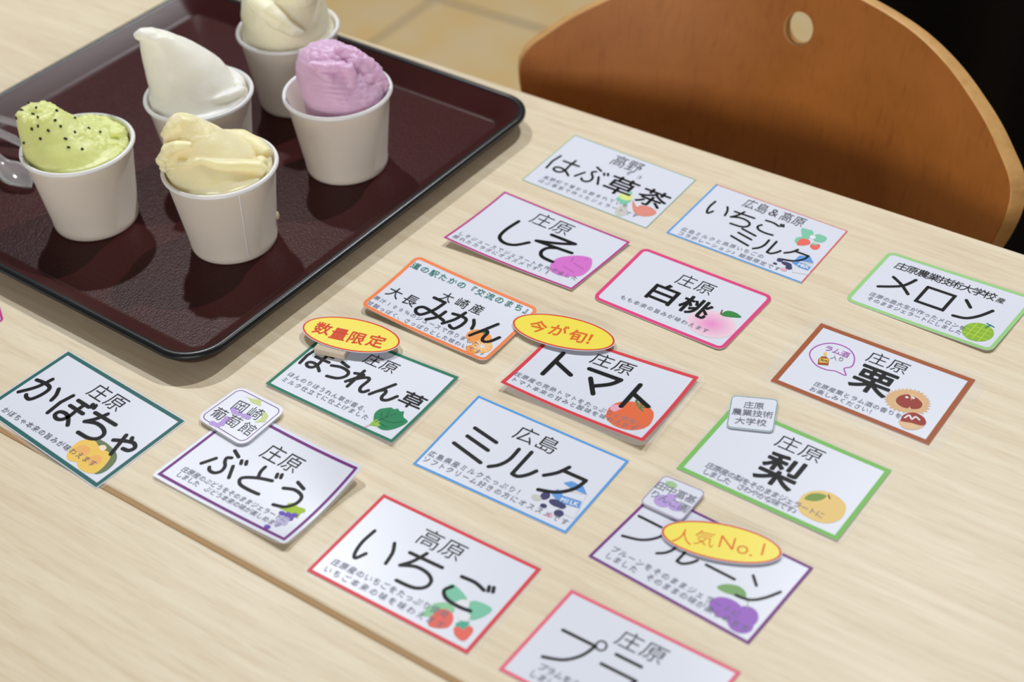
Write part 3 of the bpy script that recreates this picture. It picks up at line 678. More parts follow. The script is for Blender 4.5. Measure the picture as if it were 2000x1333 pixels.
# card layout in millimetres
EDGEXY = [[-431.7, 793.2], [-338.2, 828.8], [-315.4, 769.0], [-408.9, 733.4]]
CARDS = {
 'habu': {'xy': [[53.96,939.38],[131.15,873.9],[91.8,822.42],[13.95,887.54]],'lift': [0,0,0,0],'zb': 0.0,'W': 101.4,'H': 65.1,'head': [['は',-36.0,-2.7,19.4,17.8],['ぶ',-12.7,-1.4,19.2,18.6]],'lines': [['そう',7.6,13.7,16.4,13.6,5,'fine',1.0],['高野町で昔から飲まれている',-37.9,-21.4,25.7,-19.0,4.4,'fine',1.0],['はぶ草茶で作ったジェラートです',-38.4,-26.5,37.1,-25.0,4.4,'fine',1.0]],'pics': [['p','pot',[[26.8,-11.1],[32.8,-15.8],[34.2,-13.2],[40.7,-11.2],[47.4,-14.0],[46.6,-19.1],[41.8,-22.8],[35.7,-22.8],[30.3,-17.4]]],['p','cup_grey',[[23.2,-28.0],[22.7,-22.3],[27.0,-18.7],[31.3,-27.0],[29.6,-30.7],[26.3,-31.1]]],['P','leaf_mint',[[16.1,-16.2],[16.6,-8.9],[20.9,-2.6],[26.5,-13.0],[24.4,-19.5]]],['e','pale_yellow',[[20.6,-10.2]],5,4]],'boxes': [['草','head',11.3,-2.0,22.3,20.3],['茶','head',37.0,-1.9,22.1,19.4],['高野','thin',0.7,22.5,24.6,13.3]]},
 'shiso': {'xy': [[1.68,875.09],[79.88,806.61],[39.12,761.79],[-39.97,820.68]],'lift': [0,1.5,1,4.5],'zb': 0.0,'W': 101.3,'H': 64.6,'head': [['し',-13.3,-1.6,20.9,24.5],['そ',13.3,-1.5,27.0,24.1]],'lines': [['しそジュースでジェラートを作りました',-44.3,-21.8,44.6,-20.7,4.4,'fine',1.0],['疲れたカラダにオススメです！！',-44.6,-26.7,27.6,-25.1,4.4,'fine',1.0]],'pics': [['j','shiso',[[22.8,-17.1],[21.6,-12.0],[22.9,-6.8],[26.1,-3.0],[30.4,0.8],[35.5,3.4],[40.8,3.6],[44.8,-1.5],[47.2,-8.5],[46.9,-15.7],[43.1,-20.0],[37.6,-23.3],[32.1,-23.8],[26.6,-22.3]]],['s','shiso_dark',[[26.7,-26.6],[26.2,-21.8],[32.1,-10.0],[38.9,1.4]],0.5],['s','shiso_dark',[[29.1,-15.5],[25.9,-9.0]],0.5],['s','shiso_dark',[[32.6,-9.4],[30.7,-2.4]],0.5],['s','shiso_dark',[[28.3,-18.6],[35.4,-21.6]],0.5],['s','shiso_dark',[[30.7,-13.6],[40.2,-15.8]],0.5],['s','shiso_dark',[[34.0,-7.1],[43.4,-9.3]],0.5]],'boxes': [['庄原','thin',-2.4,20.6,31.5,13.8]]},
 'ichimilk': {'xy': [[143.88,867.21],[219.63,805.01],[180.5,754.22],[104.05,815.96]],'lift': [0,0,0,0],'zb': 0.0,'W': 98.1,'H': 64.5,'head': [['い',-33.1,7.6,13.5,13.9],['ち',-15.3,6.6,15.3,15.8],['ご',4.8,8.7,14.2,14.2],['ミ',-4.7,-9.2,14.2,13.9],['ル',14.5,-9.9,16.0,14.5],['ク',32.8,-9.9,14.4,14.2]],'lines': [['広島ミルクと高原いちごの',-40.6,-22.9,14.6,-21.4,4.4,'fine',1.0],['コラボレーション♪期間限定です',-40.4,-27.8,29.4,-27.2,4.4,'fine',1.0],['MILK',39.8,-16.2,44.7,-16.0,4.2,'white',1.0]],'pics': [['p','leaf_mint',[[22.7,18.6],[26.2,19.9],[30.4,19.8],[32.5,14.7],[30.0,8.6],[26.0,12.4]]],['p','leaf_mint',[[32.9,15.0],[34.9,19.0],[40.9,18.3],[41.1,13.0],[36.1,10.7]]],['p','leaf_mint',[[24.9,4.5],[25.1,9.1],[29.7,11.1],[30.3,6.1],[27.9,2.7]]],['p','berry',[[27.2,4.1],[27.7,9.0],[32.3,10.1],[34.8,7.2],[32.6,3.4],[28.6,1.4]]],['p','berry',[[35.5,5.8],[37.1,8.6],[40.7,9.2],[41.8,5.4],[40.1,2.8],[37.1,3.3]]],['e','white',[[33.0,14.1]],2,2],['e','leaf_mint',[[37.3,7.9]],2,1],['S','cup_grey',[[34.2,-17.2],[39.0,-25.4],[49.0,-22.4],[45.9,-10.6]],0.3],['P','blue',[[35.0,-7.9],[41.2,-5.2],[45.8,-9.8],[34.4,-13.6]]],['P','blue',[[33.8,-14.0],[39.5,-13.8],[46.0,-14.0],[46.5,-18.5],[40.0,-18.7],[34.2,-16.7]]],['e','cow',[[26.6,-18.5]],2,2],['e','cow',[[32.1,-19.8]],3.6,1.8],['e','cow',[[35.0,-22.4]],2.2,2],['e','cow',[[25.8,-23.4]],1.5,1],['e','pink',[[33.3,-25.9]],2,1.5]],'boxes': [['広島&高原','thin',-0.3,24.4,45.4,10.5]]},
 'hakuto': {'xy': [[87.96,802.11],[161.47,742.32],[122.63,695.0],[50.8,752.98]],'lift': [0,0.5,0.8,0.5],'zb': 0.0,'W': 93.5,'H': 61.4,'head': [],'lines': [['もも本来の旨みが味わえます',-30.2,-19.8,28.8,-19.8,4.4,'fine',1.0]],'pics': [['g','peach',[[28.5,-12.6]],15.5,12.5],['p','leaf_green',[[28.6,-1.5],[29.9,3.5],[35.1,4.8],[40.3,2.7],[36.0,-0.1],[31.7,-2.0]]],['s','stem_brown',[[27.1,2.5],[28.2,-1.3]],0.9]],'boxes': [['白','bold',-11.2,-2.9,17.9,18.8],['桃','bold',12.0,-3.6,20.3,17.2],['庄原','thin',0.8,15.7,26.8,12.0]]},
 'melon': {'xy': [[240.82,780.98],[316.53,724.47],[275.86,677.47],[203.1,735.8]],'lift': [0,0.5,1.5,0],'zb': 0.0,'W': 93.9,'H': 60.5,'head': [['メ',-26.9,1.7,18.4,18.0],['ロ',-2.2,-0.2,17.3,16.5],['ン',22.4,-1.1,17.3,17.8]],'lines': [['庄原農業技術大学校',-33.5,19.1,23.5,18.9,8.2,'mid',1.0],['産',30.7,17.9,30.8,17.8,5.5,'mid',1.0],['庄原の農大生が作ったメロンを',-34.8,-16.2,23.6,-18.0,4.4,'fine',1.0],['そのままジェラートにしました',-34.3,-21.1,23.5,-22.8,4.4,'fine',1.0]],'pics': [['e','melon',[[32.7,-17.0]],9,9],['s','melon_net',[[28.700000000000003,-24.5],[28.700000000000003,-9.5]],0.7],['s','melon_net',[[25.200000000000003,-21.0],[40.2,-21.0]],0.7],['s','melon_net',[[32.7,-24.5],[32.7,-9.5]],0.7],['s','melon_net',[[25.200000000000003,-17.0],[40.2,-17.0]],0.7],['s','melon_net',[[36.7,-24.5],[36.7,-9.5]],0.7],['s','melon_net',[[25.200000000000003,-13.0],[40.2,-13.0]],0.7],['s','teal',[[33.6,-6.7],[38.3,-7.8]],0.9],['s','teal',[[34.7,-10.6],[35.9,-7.0]],0.9]]},
 'kuri': {'xy': [[184.88,715.02],[261.36,655.96],[222.36,605.98],[146.32,666.41]],'lift': [0,0,0,0],'zb': 0.0,'W': 96.9,'H': 62.7,'head': [],'lines': [['庄原産栗とラム酒の香りを',-24.4,-19.4,25.0,-18.8,4.4,'fine',1.0],['お楽しみください！',-24.7,-24.6,11.7,-24.0,4.4,'fine',1.0],['ラム酒',-33.7,12.3,-23.5,12.7,5.6,'violet',1.0],['入り',-27.2,6.6,-23.3,7.4,4.4,'fine',1.0],['RUM',-32.3,0.8,-30.0,1.4,2.2,'dark',1.0]],'pics': [['S','violet',[[-40.5,1.4],[-41.3,8.7],[-37.7,15.3],[-31.5,18.8],[-23.3,18.1],[-17.5,12.8],[-15.4,5.2],[-18.2,1.0],[-14.8,-3.8],[-21.7,-3.7],[-26.2,-5.3],[-33.4,-4.7]],0.8,1],['P','rum',[[-32.6,-3.9],[-34.5,0.8],[-33.9,4.0],[-31.5,5.0],[-29.1,3.8],[-27.0,-1.4]]],['P','rum_label',[[-34.7,7.9],[-33.0,8.6],[-31.7,5.6],[-33.3,4.8]]],['P','rum_label',[[-34.2,1.6],[-29.6,3.9],[-28.3,0.5],[-32.6,-1.8]]],['J','burr',[[11.3,-7.6],[12.5,-2.3],[16.0,2.3],[21.1,5.5],[27.3,6.3],[33.3,3.2],[36.1,-1.0],[37.3,-7.7],[32.7,-13.6],[26.2,-15.5],[19.2,-16.3],[13.2,-12.5]]],['p','burr_in',[[18.2,-9.3],[18.1,-4.1],[23.0,1.3],[30.2,-0.2],[32.8,-3.8],[30.7,-9.2],[24.2,-11.2],[20.0,-11.2]]],['p','nut',[[18.3,-8.5],[18.6,-3.3],[23.1,0.1],[27.0,-9.7],[22.4,-11.2]]],['p','nut',[[27.6,-9.7],[25.1,-0.1],[31.5,-2.4],[32.1,-7.3]]],['e','white',[[22.3,-2.5]],1,0.8],['e','white',[[25.7,-1.2]],0.8,0.8],['p','burr_in',[[26.7,-22.5],[30.5,-20.8],[36.7,-18.4],[40.3,-18.3],[37.5,-24.1],[31.3,-26.5]]],['p','nut',[[27.3,-21.4],[27.1,-16.4],[31.0,-12.0],[36.7,-12.5],[40.1,-16.2],[39.0,-19.5],[33.2,-20.6],[28.4,-22.2]]],['s','white',[[28.5,-18.5],[29.8,-15.4],[32.2,-17.6],[33.2,-14.7],[36.0,-15.9]],1]],'boxes': [['栗','bold',0.6,0.0,23.4,22.4],['庄原','thin',0.8,19.0,26.1,10.8]]},
 'mikan': {'xy': [[-57.26,809.19],[18.1,742.68],[-16.74,697.42],[-92.08,756.99]],'lift': [0,3,2,4],'zb': 0.0,'W': 98.3,'H': 59.9,'head': [['み',-6.9,-7.0,21.2,19.7],['か',14.1,-6.2,18.5,16.5],['ん',34.5,-4.9,16.7,18.4]],'lines': [['道の駅たかの『交流のまち』',-43.3,21.2,44.5,24.3,6.6,'teal',1.0],['大長',-38.5,-7.4,-25.6,-7.6,11,'mid',1.0],['大崎産',-7.6,7.9,15.5,8.9,9.5,'mid',1.0],['果汁100％のジュースで作りました',-44.4,-18.4,34.1,-18.5,4.4,'fine',1.0],['甘酸っぱく、さっぱりとした味わいです♪',-44.6,-25.0,44.4,-24.0,4.4,'fine',1.0]],'pics': [['e','orange',[[31.9,-12.4]],8.5,7],['e','orange',[[35.9,-23.8]],5,4],['e','orange_pale',[[38.8,-18.6]],6.5,6.5],['p','leaf_green',[[31.9,-8.0],[32.3,-4.9],[34.9,-5.2],[34.5,-7.1]]],['s','white',[[33.4,-19.7],[44.2,-17.5]],0.45],['s','white',[[35.1,-22.7],[42.5,-14.5]],0.45],['s','white',[[38.2,-24.1],[39.4,-13.1]],0.45],['s','white',[[41.5,-23.4],[36.1,-13.8]],0.45],['s','white',[[43.8,-20.9],[33.8,-16.3]],0.45]]},
 'horen': {'xy': [[-108.6,741.15],[-32.16,686.37],[-70.4,633.9],[-145.7,691.71]],'lift': [0,1,1.5,1],'zb': 0.0,'W': 94.5,'H': 63.4,'head': [['ほ',-35.6,1.9,15.5,15.0],['う',-18.1,0.9,13.6,14.6],['れ',-0.3,0.8,16.4,16.1],['ん',18.1,1.3,15.1,14.4]],'lines': [['ほんのりほうれん草が香る、',-39.8,-16.8,18.4,-17.9,4.4,'fine',1.0],['ミルク仕立てに仕上げました',-39.9,-22.4,20.9,-22.5,4.4,'fine',1.0]],'pics': [['w','spinach',[[29.1,-25.2],[26.8,-22.8],[23.5,-17.6],[23.6,-13.2],[25.8,-10.8],[28.5,-8.6],[30.8,-8.9],[32.4,-7.4],[35.0,-8.6],[36.9,-7.5],[39.5,-11.3],[43.6,-12.7],[44.1,-15.1],[42.8,-19.1],[40.7,-22.6],[38.0,-25.2],[34.7,-26.1],[30.8,-25.3]]],['p','lime',[[26.9,-27.4],[26.8,-22.2],[28.9,-19.8],[32.3,-20.0],[32.4,-24.3],[31.1,-25.6],[28.5,-26.4]]],['s','pink',[[26.0,-28.9],[26.9,-27.3]],1.2],['s','leaf_dark',[[28.2,-23.0],[30.5,-17.8],[34.2,-11.2]],0.5],['s','leaf_dark',[[29.8,-19.9],[26.5,-14.7]],0.5],['s','leaf_dark',[[31.1,-17.5],[29.8,-11.7]],0.5],['s','leaf_dark',[[30.0,-19.2],[36.7,-18.5],[41.6,-14.5]],0.5],['s','leaf_dark',[[30.1,-22.4],[36.3,-23.0]],0.5]],'boxes': [['草','head',35.6,2.2,15.6,12.4],['庄原','mid2',-0.2,19.4,24.0,10.0]]},
 'tomato': {'xy': [[26.53,724.31],[105.9,671.53],[68.15,619.2],[-8.35,676.1]],'lift': [0,2,4,4],'zb': 0.0,'W': 95.3,'H': 62.0,'head': [['ト',-25.0,2.4,14.3,23.1],['マ',-1.0,0.0,21.0,18.3],['ト',27.9,0.0,13.1,21.4]],'lines': [['庄原産の完熟トマトをたっぷりと使用し、',-43.3,-17.9,42.6,-18.9,4.4,'fine',1.0],['トマト本来の甘みと酸味を味わえます',-42.5,-23.4,36.9,-23.3,4.4,'fine',1.0]],'pics': [['p','tomato',[[17.8,-21.3],[16.1,-14.3],[17.9,-8.7],[22.4,-5.0],[29.7,-2.6],[37.4,-4.5],[41.4,-8.9],[43.2,-16.9],[40.3,-23.0],[34.4,-26.4],[27.5,-27.0],[21.4,-24.9]]],['p','calyx',[[27.2,-6.8],[28.1,-3.5],[31.3,-4.0],[33.0,-6.3],[30.6,-7.7]]],['s','calyx',[[25.1,-6.9],[28.8,-5.9]],1.2],['s','calyx',[[26.1,-2.0],[29.3,-5.6]],1.4],['s','calyx',[[31.0,-1.7],[30.7,-5.4]],1.4],['s','calyx',[[35.8,-3.2],[31.7,-6.0]],1.2],['s','calyx',[[33.8,-8.1],[30.6,-6.6]],1.2],['e','pink',[[19.6,-13.4]],3.4,3]],'boxes': [['庄原','mid2',-1.6,19.6,28.5,11.2]]},
 'milk': {'xy': [[-21.35,670.32],[59.51,608.84],[21.35,558.28],[-58.9,617.48]],'lift': [0,0,0,0],'zb': 0.0,'W': 100.7,'H': 64.1,'head': [['ミ',-29.2,-1.5,21.7,20.9],['ル',-0.6,-1.4,24.4,21.6],['ク',27.7,-1.1,21.6,23.2]],'lines': [['広島県産ミルクたっぷり！',-45.3,-20.2,13.4,-19.7,4.8,'fine',1.0],['ソフトクリーム好きの方にオススメです',-45.7,-25.3,45.3,-25.2,4.8,'fine',1.0],['MILK',36.0,-12.1,43.5,-11.0,4.2,'white',1.0]],'pics': [['S','cup_grey',[[28.5,-7.4],[38.6,-20.7],[48.3,-20.8],[44.6,-2.1]],0.3],['P','blue',[[29.1,-1.3],[32.1,2.2],[39.7,2.1],[44.6,-2.1],[38.1,-2.5],[33.4,-2.3]]],['P','blue',[[28.2,-11.7],[28.8,-6.7],[34.3,-9.5],[44.9,-7.9],[46.5,-12.8],[34.9,-15.0]]],['e','cow',[[26.0,-14.6]],2.6,3],['e','cow',[[34.1,-16.1]],4.5,2.4],['e','cow',[[37.6,-16.3]],2.5,2],['e','cow',[[29.3,-21.3]],2,1.6],['e','cow',[[39.2,-21.6]],2.8,2.4],['e','pink',[[35.6,-25.4]],2,1.5],['e','cup_grey',[[22.7,-18.2]],3,2]],'boxes': [['広島','mid2',-1.6,19.3,28.8,12.2]]},
 'budo': {'xy': [[-157.46,672.13],[-87.86,610.26],[-125.32,563.42],[-199.94,621.54]],'lift': [0,7,3,1],'zb': 0.0,'W': 93.9,'H': 63.0,'head': [['ぶ',-22.7,-4.3,21.4,19.0],['ど',2.8,-3.2,18.5,18.7],['う',25.9,-3.5,14.3,20.1]],'lines': [['庄原産のぶどうをそのままジェラートに',-36.8,-20.4,35.9,-18.7,4.4,'fine',1.0],['しました\u3000ぶどう本来の味が楽しめます',-36.5,-24.8,35.5,-23.9,4.4,'fine',1.0]],'pics': [['P','grape_leaf',[[28.7,-8.5],[31.7,-5.9],[34.9,-7.4],[39.8,-6.4],[41.4,-8.0],[40.1,-10.5],[41.1,-14.4],[39.3,-14.4],[36.8,-12.7],[32.5,-13.7],[29.9,-13.6],[27.4,-14.0],[30.0,-10.5]]],['e','grape',[[31.2,-15.8]],2,1.6],['e','grape',[[33.6,-16.0]],2,1.6],['e','grape',[[34.7,-14.7]],2,1.6],['e','grape',[[37.2,-14.8]],2,1.6],['e','grape',[[38.2,-13.2]],2,1.6],['e','grape',[[37.8,-16.6]],2,1.6],['e','grape',[[31.9,-28.2]],2,1.6],['e','grape_pale',[[36.5,-18.3]],2,1.8],['e','grape_pale',[[33.9,-18.5]],2,1.8],['e','grape_pale',[[34.0,-21.2]],2,1.8],['e','grape_pale',[[37.4,-20.8]],2,1.8],['e','grape_pale',[[35.1,-23.5]],2,1.8]],'boxes': [['庄原','mid2',2.4,15.8,28.5,13.0]]},
 'ichigo': {'xy': [[-74.35,595.84],[7.39,535.13],[-31.56,483.58],[-112.95,544.34]],'lift': [0,0,0,0],'zb': 0.0,'W': 101.7,'H': 64.5,'head': [['い',-28.9,-2.0,19.7,20.4],['ち',-2.2,-1.6,21.6,22.9],['ご',28.1,-0.6,21.5,19.5]],'lines': [['庄原産のいちごをたっぷり使用',-41.2,-19.8,26.3,-18.0,5.0,'fine',1.0],['いちご本来の味を味わえます',-41.8,-25.9,28.9,-24.3,5.0,'fine',1.0]],'pics': [['p','leaf_mint',[[18.3,0.0],[28.0,-2.6],[30.2,-5.2],[23.8,-9.7],[17.7,-8.0]]],['p','leaf_mint',[[33.1,-6.9],[34.9,-2.8],[44.8,-2.6],[43.8,-9.6],[39.0,-14.1]]],['p','leaf_mint2',[[17.2,-24.2],[17.9,-15.9],[23.5,-11.4],[29.8,-13.4],[25.7,-19.9],[20.4,-23.7]]],['p','berry',[[23.6,-27.6],[21.9,-21.3],[23.6,-16.0],[29.2,-15.3],[32.9,-19.3],[32.9,-24.2],[28.1,-27.4]]],['p','berry',[[35.9,-22.8],[36.9,-19.8],[41.5,-17.4],[44.9,-18.7],[45.5,-24.1],[44.1,-27.0],[39.1,-26.1]]],['P','teal2',[[34.8,-19.7],[35.9,-18.0],[36.0,-15.9],[38.1,-16.6],[40.3,-15.2],[40.9,-17.8],[42.5,-17.7],[40.3,-19.1],[40.9,-21.6],[38.1,-20.5],[36.2,-21.7]]],['e','white',[[30.7,-8.1]],3.4,3],['e','white',[[35.7,-14.0]],3.2,3]],'boxes': [['高原','mid2',-2.2,19.0,28.9,12.8]]},
 'prune': {'xy': [[70.76,584.51],[144.06,523.88],[104.01,478.21],[31.62,541.56]],'lift': [0,0,0,0],'zb': 0.0,'W': 95.7,'H': 59.4,'head': [['フ',-34.4,1.0,19.0,16.9],['ル',-11.5,0.8,19.3,16.0],['ー',11.7,0.9,16.8,0.7],['ン',34.5,0.4,16.6,15.8]],'lines': [['プルーンをそのままジェラートに',-39.5,-17.6,32.8,-17.2,4.8,'fine',1.0],['しました\u3000そのままの味が楽しめます',-39.3,-23.0,40.9,-22.4,4.8,'fine',1.0]],'pics': [['p','leaf_soft',[[15.9,-8.5],[18.1,-4.4],[23.7,-1.8],[28.7,-2.7],[30.7,-6.0],[26.0,-7.9],[20.4,-9.2]]],['e','plum',[[27.2,-17.4]],9,6.5],['e','plum',[[37.2,-16.6]],6.5,7],['e','plum',[[37.9,-21.4]],6.5,5.5],['s','leaf_soft',[[29.6,-4.8],[33.2,-7.7],[35.7,-11.8]],0.4]]},
 'nashi': {'xy': [[123.27,649.66],[198.24,588.63],[159.27,540.69],[84.24,600.86]],'lift': [0,0,0.5,0],'zb': 0.0,'W': 96.4,'H': 62.1,'head': [],'lines': [['庄原産の梨をそのままジェラートに',-33.7,-19.4,32.2,-19.4,5,'fine',1.0],['しました\u3000さわやかな味です♪',-33.1,-24.4,21.6,-24.2,5,'fine',1.0]],'pics': [['p','pear',[[19.4,-19.4],[17.9,-13.0],[19.9,-7.4],[24.2,-3.7],[30.3,-2.0],[37.6,-4.0],[41.3,-7.8],[42.7,-15.2],[40.3,-21.0],[35.2,-24.4],[28.5,-24.8],[22.8,-23.4]]],['p','leaf_olive',[[20.1,-13.7],[20.7,-9.0],[24.6,-5.8],[28.6,-5.3],[27.9,-9.4],[24.8,-12.6]]],['s','stem_brown',[[29.2,-4.2],[31.0,-6.2]],0.9]],'boxes': [['梨','bold',-0.4,-2.2,23.4,24.6],['庄原','thin',-0.1,18.9,28.6,11.7]]},
 'puramu': {'xy': [[21.58,520.17],[98.06,462.13],[58.67,417.02],[-16.89,473.0]],'lift': [0,0,0,0],'zb': 0.0,'W': 95.0,'H': 60.4,'head': [['フ',-26.6,-3.2,18.9,18.9],['ラ',0.8,-4.5,19.6,23.7]],'lines': [['プラムをそのままジェラートに',-30.6,-17.8,29.9,-18.1,5.0,'fine',1.0],['しました\u3000さっぱりした味です',-31.7,-23.3,30.1,-23.9,5.0,'fine',1.0]],'pics': [['S','headcol',[[-13.0,9.4],[-12.4,7.5],[-13.1,5.8],[-14.7,5.2],[-16.5,5.9],[-17.6,7.6],[-17.5,9.5],[-16.3,10.7],[-14.5,10.7]],1.0,1]],'boxes': [['庄原','thin',1.4,17.9,27.1,11.4]]},
 'kabo': {'xy': [[-269.09,734.63],[-190.02,664.93],[-232.74,615.28],[-310.91,687.54]],'lift': [0,0,0,0],'zb': 0.0,'W': 105.9,'H': 64.2,'head': [['か',-36.3,-0.4,22.0,20.0],['ぼ',-9.2,-0.4,20.3,21.0],['ち',14.1,-0.5,19.0,20.2],['や',38.9,-2.8,15.1,15.7]],'lines': [['かぼちゃ本来の旨みが味わえます',-40.1,-24.7,36.5,-21.4,5.0,'fine2',1.0]],'pics': [['p','pump_back',[[22.5,-9.0],[27.4,-6.5],[35.9,-7.0],[42.2,-8.9],[46.3,-13.4],[47.4,-21.1],[43.9,-26.1],[36.6,-22.7]]],['p','pump',[[18.9,-26.1],[16.2,-19.2],[16.7,-13.3],[22.9,-9.3],[30.2,-11.1],[37.2,-10.4],[41.2,-12.9],[43.7,-19.6],[43.5,-25.8],[38.0,-28.5],[31.8,-28.3],[28.5,-26.5],[23.5,-28.1]]],['p','pump_in',[[18.5,-18.6],[21.1,-15.1],[26.4,-15.0],[28.7,-18.8],[26.8,-21.2],[21.4,-20.9]]],['p','pump_in',[[31.4,-20.1],[33.2,-16.0],[37.6,-15.5],[39.5,-19.5],[35.9,-23.7]]],['p','cream',[[28.6,-10.7],[30.5,-8.2],[33.5,-9.2],[32.9,-12.1]]]],'boxes': [['庄原','mid2',0.4,19.2,29.4,12.8]]},
 'tag_budo': {'xy': [[-160.3,690.08],[-131.16,666.64],[-153.93,638.31],[-183.3,665.04]],'lift': [0,0,0,0],'zb': 2.2,'W': 38.6,'H': 35.2,'head': [],'lines': [['岡崎',-5.3,4.5,6.1,5.4,10,'mid2',1.0],['葡萄館',-10.8,-7.1,11.7,-6.3,10,'mid2',1.0]],'pics': [['P','leaf_pale',[[-9.9,12.1],[-3.4,13.7],[0.6,15.6],[4.3,11.3],[0.6,10.9],[-2.2,10.4],[-7.4,12.4]]],['P','leaf_pale',[[8.4,10.0],[14.1,7.9],[16.0,3.0],[11.1,-0.5],[11.9,3.9]]],['e','lilac',[[-8.0,-15.1]],2.2,1.8],['e','lilac',[[-4.8,-14.6]],2.2,1.8],['e','lilac',[[-3.5,-12.3]],2.2,1.8],['e','lilac',[[-3.8,-9.8]],2.2,1.8],['e','lilac',[[-6.8,0.3]],2.2,1.8],['e','lilac',[[-4.6,-0.9]],2.2,1.8],['e','lilac',[[-1.6,-0.1]],2.2,1.8],['e','lilac',[[2.5,0.1]],2.2,1.8],['e','lilac',[[4.8,0.4]],2.2,1.8],['e','lilac',[[-4.2,-7.4]],2.2,1.8]]},
 'tag_nashi': {'xy': [[122.43,655.44],[148.1,649.2],[140.57,622.83],[115.4,629.37]],'lift': [0,0,0,0],'zb': 1.2,'W': 26.2,'H': 27.2,'head': [],'lines': [['庄原',-2.7,6.5,3.0,6.5,6,'fine2',1.0],['農業技術',-8.6,0.0,8.6,-0.0,6,'fine2',1.0],['大学校',-6.1,-7.1,5.8,-7.0,6,'fine2',1.0]],'pics': []},
 'tag_prune': {'xy': [[77.19,595.16],[97.71,580.06],[81.75,560.06],[61.61,575.89]],'lift': [0,0,0,0],'zb': 1.6,'W': 25.5,'H': 25.2,'head': [],'lines': [['田中冨基',-9.4,4.0,8.5,4.0,6.4,'fine',1.0],['りんご園',-8.9,-3.1,8.7,-3.5,6.4,'fine',1.0]],'pics': [['e','leaf_pale2',[[-5.8,7.9]],3.4,2.2],['e','lilac',[[-2.9,-5.1]],5,4.5],['e','lilac',[[4.6,-5.1]],4,3.2],['e','lilac',[[-0.9,-0.8]],3,3]]},
 'badge_horen': {'c': [-96.47,727.79],'a': 31.8,'b': 14.5,'ang': -0.4119,'z': 5,'chars': [['数',-18.7,-0.3],['量',-6.8,-2.0],['限',4.9,-2.1],['定',17.5,-1.3]],'style': 'mid'},
 'badge_tomato': {'c': [30.97,719.45],'a': 32.3,'b': 14.2,'ang': -0.4442,'z': 3,'chars': [['今',-16.0,-0.5],['が',-3.3,0.1],['旬',9.6,-0.9],['！',20.2,-1.0]],'style': 'brush'},
 'badge_prune': {'c': [100.26,544.05],'a': 31.1,'b': 12.6,'ang': -0.3601,'z': 2,'chars': [['人',-19.5,-1.5],['気',-8.6,0.0],['N',3.1,0.5],['o',11.6,-0.8],['.',16.3,-1.2],['1',21.6,0.8]],'style': 'thin'},
}

# ------------------------------------------------------------------ the cards
card('habu', 'thin green bordered card reading はぶ草茶, nearest the tray and chair', 'b_green', .6)
card('shiso', 'magenta bordered card reading しそ with a purple leaf, right of the tray', 'b_magenta', 1.6)
card('ichimilk', 'blue and red bordered card reading いちごミルク with strawberries and milk', 'b_blue', 1.3, b2='b_red2')
card('hakuto', 'pink bordered card reading 白桃 with a peach', 'b_pink', 2.5, r=5)
card('melon', 'pale green bordered card reading メロン with a melon, at the right edge', 'b_lgreen', 2.4, r=5)
card('kuri', 'brown bordered card reading 栗 with chestnuts and a rum bottle bubble', 'b_brown', 3.2, film=7)
card('mikan', 'orange bordered curled card reading 大長みかん with mandarins', 'b_orange', 2.5, r=5)
card('horen', 'green bordered card reading ほうれん草 with a spinach leaf', 'b_horen', 2.1, film=3.5)
card('tomato', 'red bordered card reading トマト with a tomato', 'b_red', 2.4, film=4.5)
card('milk', 'blue bordered card reading ミルク with a milk carton and cow spots', 'b_blue', 1.5)
card('budo', 'purple bordered curled card reading ぶどう with grapes', 'b_purple', 1.9, margin=2.0, film=3.8)
card('ichigo', 'red bordered card reading いちご with strawberries, at the bottom centre', 'b_ichigo', 2.1, film=3)
card('prune', 'purple bordered card reading プルーン under the No.1 badge', 'b_purple', 1.7)
card('nashi', 'bright green bordered card reading 梨 with a yellow pear', 'b_green2', 2.8, film=3)
card('puramu', 'coral bordered card reading プラ, cut off by the bottom edge', 'b_coral', 2.0)
card('kabo', 'dark teal bordered card reading かぼちゃ with a pumpkin, at the left edge', 'b_teal', 2.6, margin=.5, film=3)
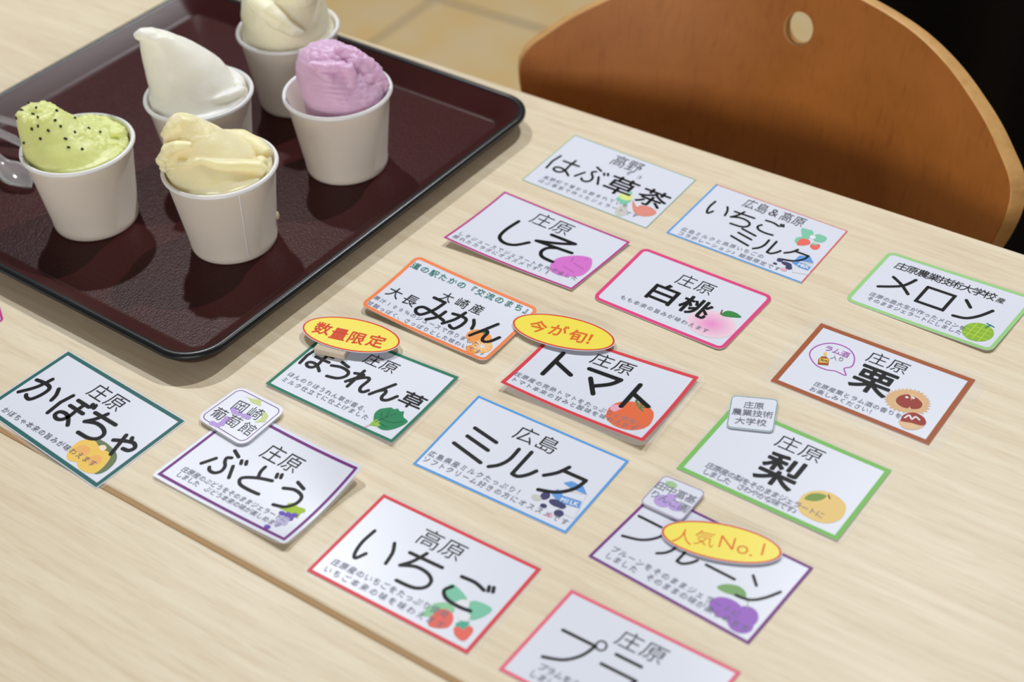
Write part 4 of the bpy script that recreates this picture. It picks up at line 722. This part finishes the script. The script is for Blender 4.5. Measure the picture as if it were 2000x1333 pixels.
def tag_border(key, label, col, inset, wd, r, film=0):
    c = CARDS[key]; c2 = dict(c); fn, cx, cy, th = patch(c); W, H = c['W'], c['H']
    root = thing('name_tag', label, 'tag', (cx*MM, cy*MM, TZ+c['zb']*MM), th)
    if film: sheet(densify(rrect(W, H, r+1, off=film)), -.12, -.02, M['film'], fn, 'laminate_film', root)
    sheet(densify(rrect(W, H, r)), .0, .3, M['paper'], fn, 'paper', root)
    f = Flat(); border(f, W-2*inset, H-2*inset, max(r-inset, 1), wd, ink(col), .33); f.build('border', root, fn)
    f = Flat(); z = .36
    for p in c['pics']:
        z += .006
        if p[0] == 'e': f.ellipse(tuple(p[2][0]), p[3], p[4], ink(p[1]), z)
        else: f.poly([tuple(q) for q in p[2]], ink(p[1]), z)
    f.build('printed_picture', root, fn); f = Flat(); z = .46
    for txt, x0, y0, x1, y1, size, col_, sx in c['lines']:
        rot = math.atan2(y1-y0, x1-x0); n = len(txt)
        for i, ch_ in enumerate(txt): t = i/(n-1); f.glyph(ch_, x0+(x1-x0)*t, y0+(y1-y0)*t, size, ink(col_), z, col_, 1, rot)
    f.build('lettering', root, fn)
tag_border('tag_budo', 'small white tag with purple outline and pale grape print above the grape card', 'b_purple', 1.8, .55, 6, 1)
tag_border('tag_nashi', 'small white tag with teal outline and three lines of text above the pear card', 'b_tagteal', .2, .45, 3)
tag_border('tag_prune', 'small white tag with purple outline on the corner of the プルーン card', 'b_tagpurple', .2, .4, 3)
badge('badge_horen', 'yellow oval badge with red outline reading 数量限定 above the spinach card', 'badge', 'redink', pad=(-16, 4, -18.5, -3, -4.3, -.5))
badge('badge_tomato', 'yellow oval badge with red outline reading 今が旬！ above the tomato card', 'brush', 'redink2', pad=(-8, 10, -9, 6, -2.9, -.5))
badge('badge_prune', 'yellow oval badge reading 人気No.1 on the プルーン card', 'thin', 'redink2')
# a card almost wholly outside the left edge of the picture
CARDS['edge'] = dict(xy=EDGEXY, lift=[0, 0, 0, 0], zb=0, W=100, H=64, head=[], lines=[], pics=[])
card('edge', 'corner of a pink bordered white card at the far left edge', 'b_magenta', 1.6, r=3)
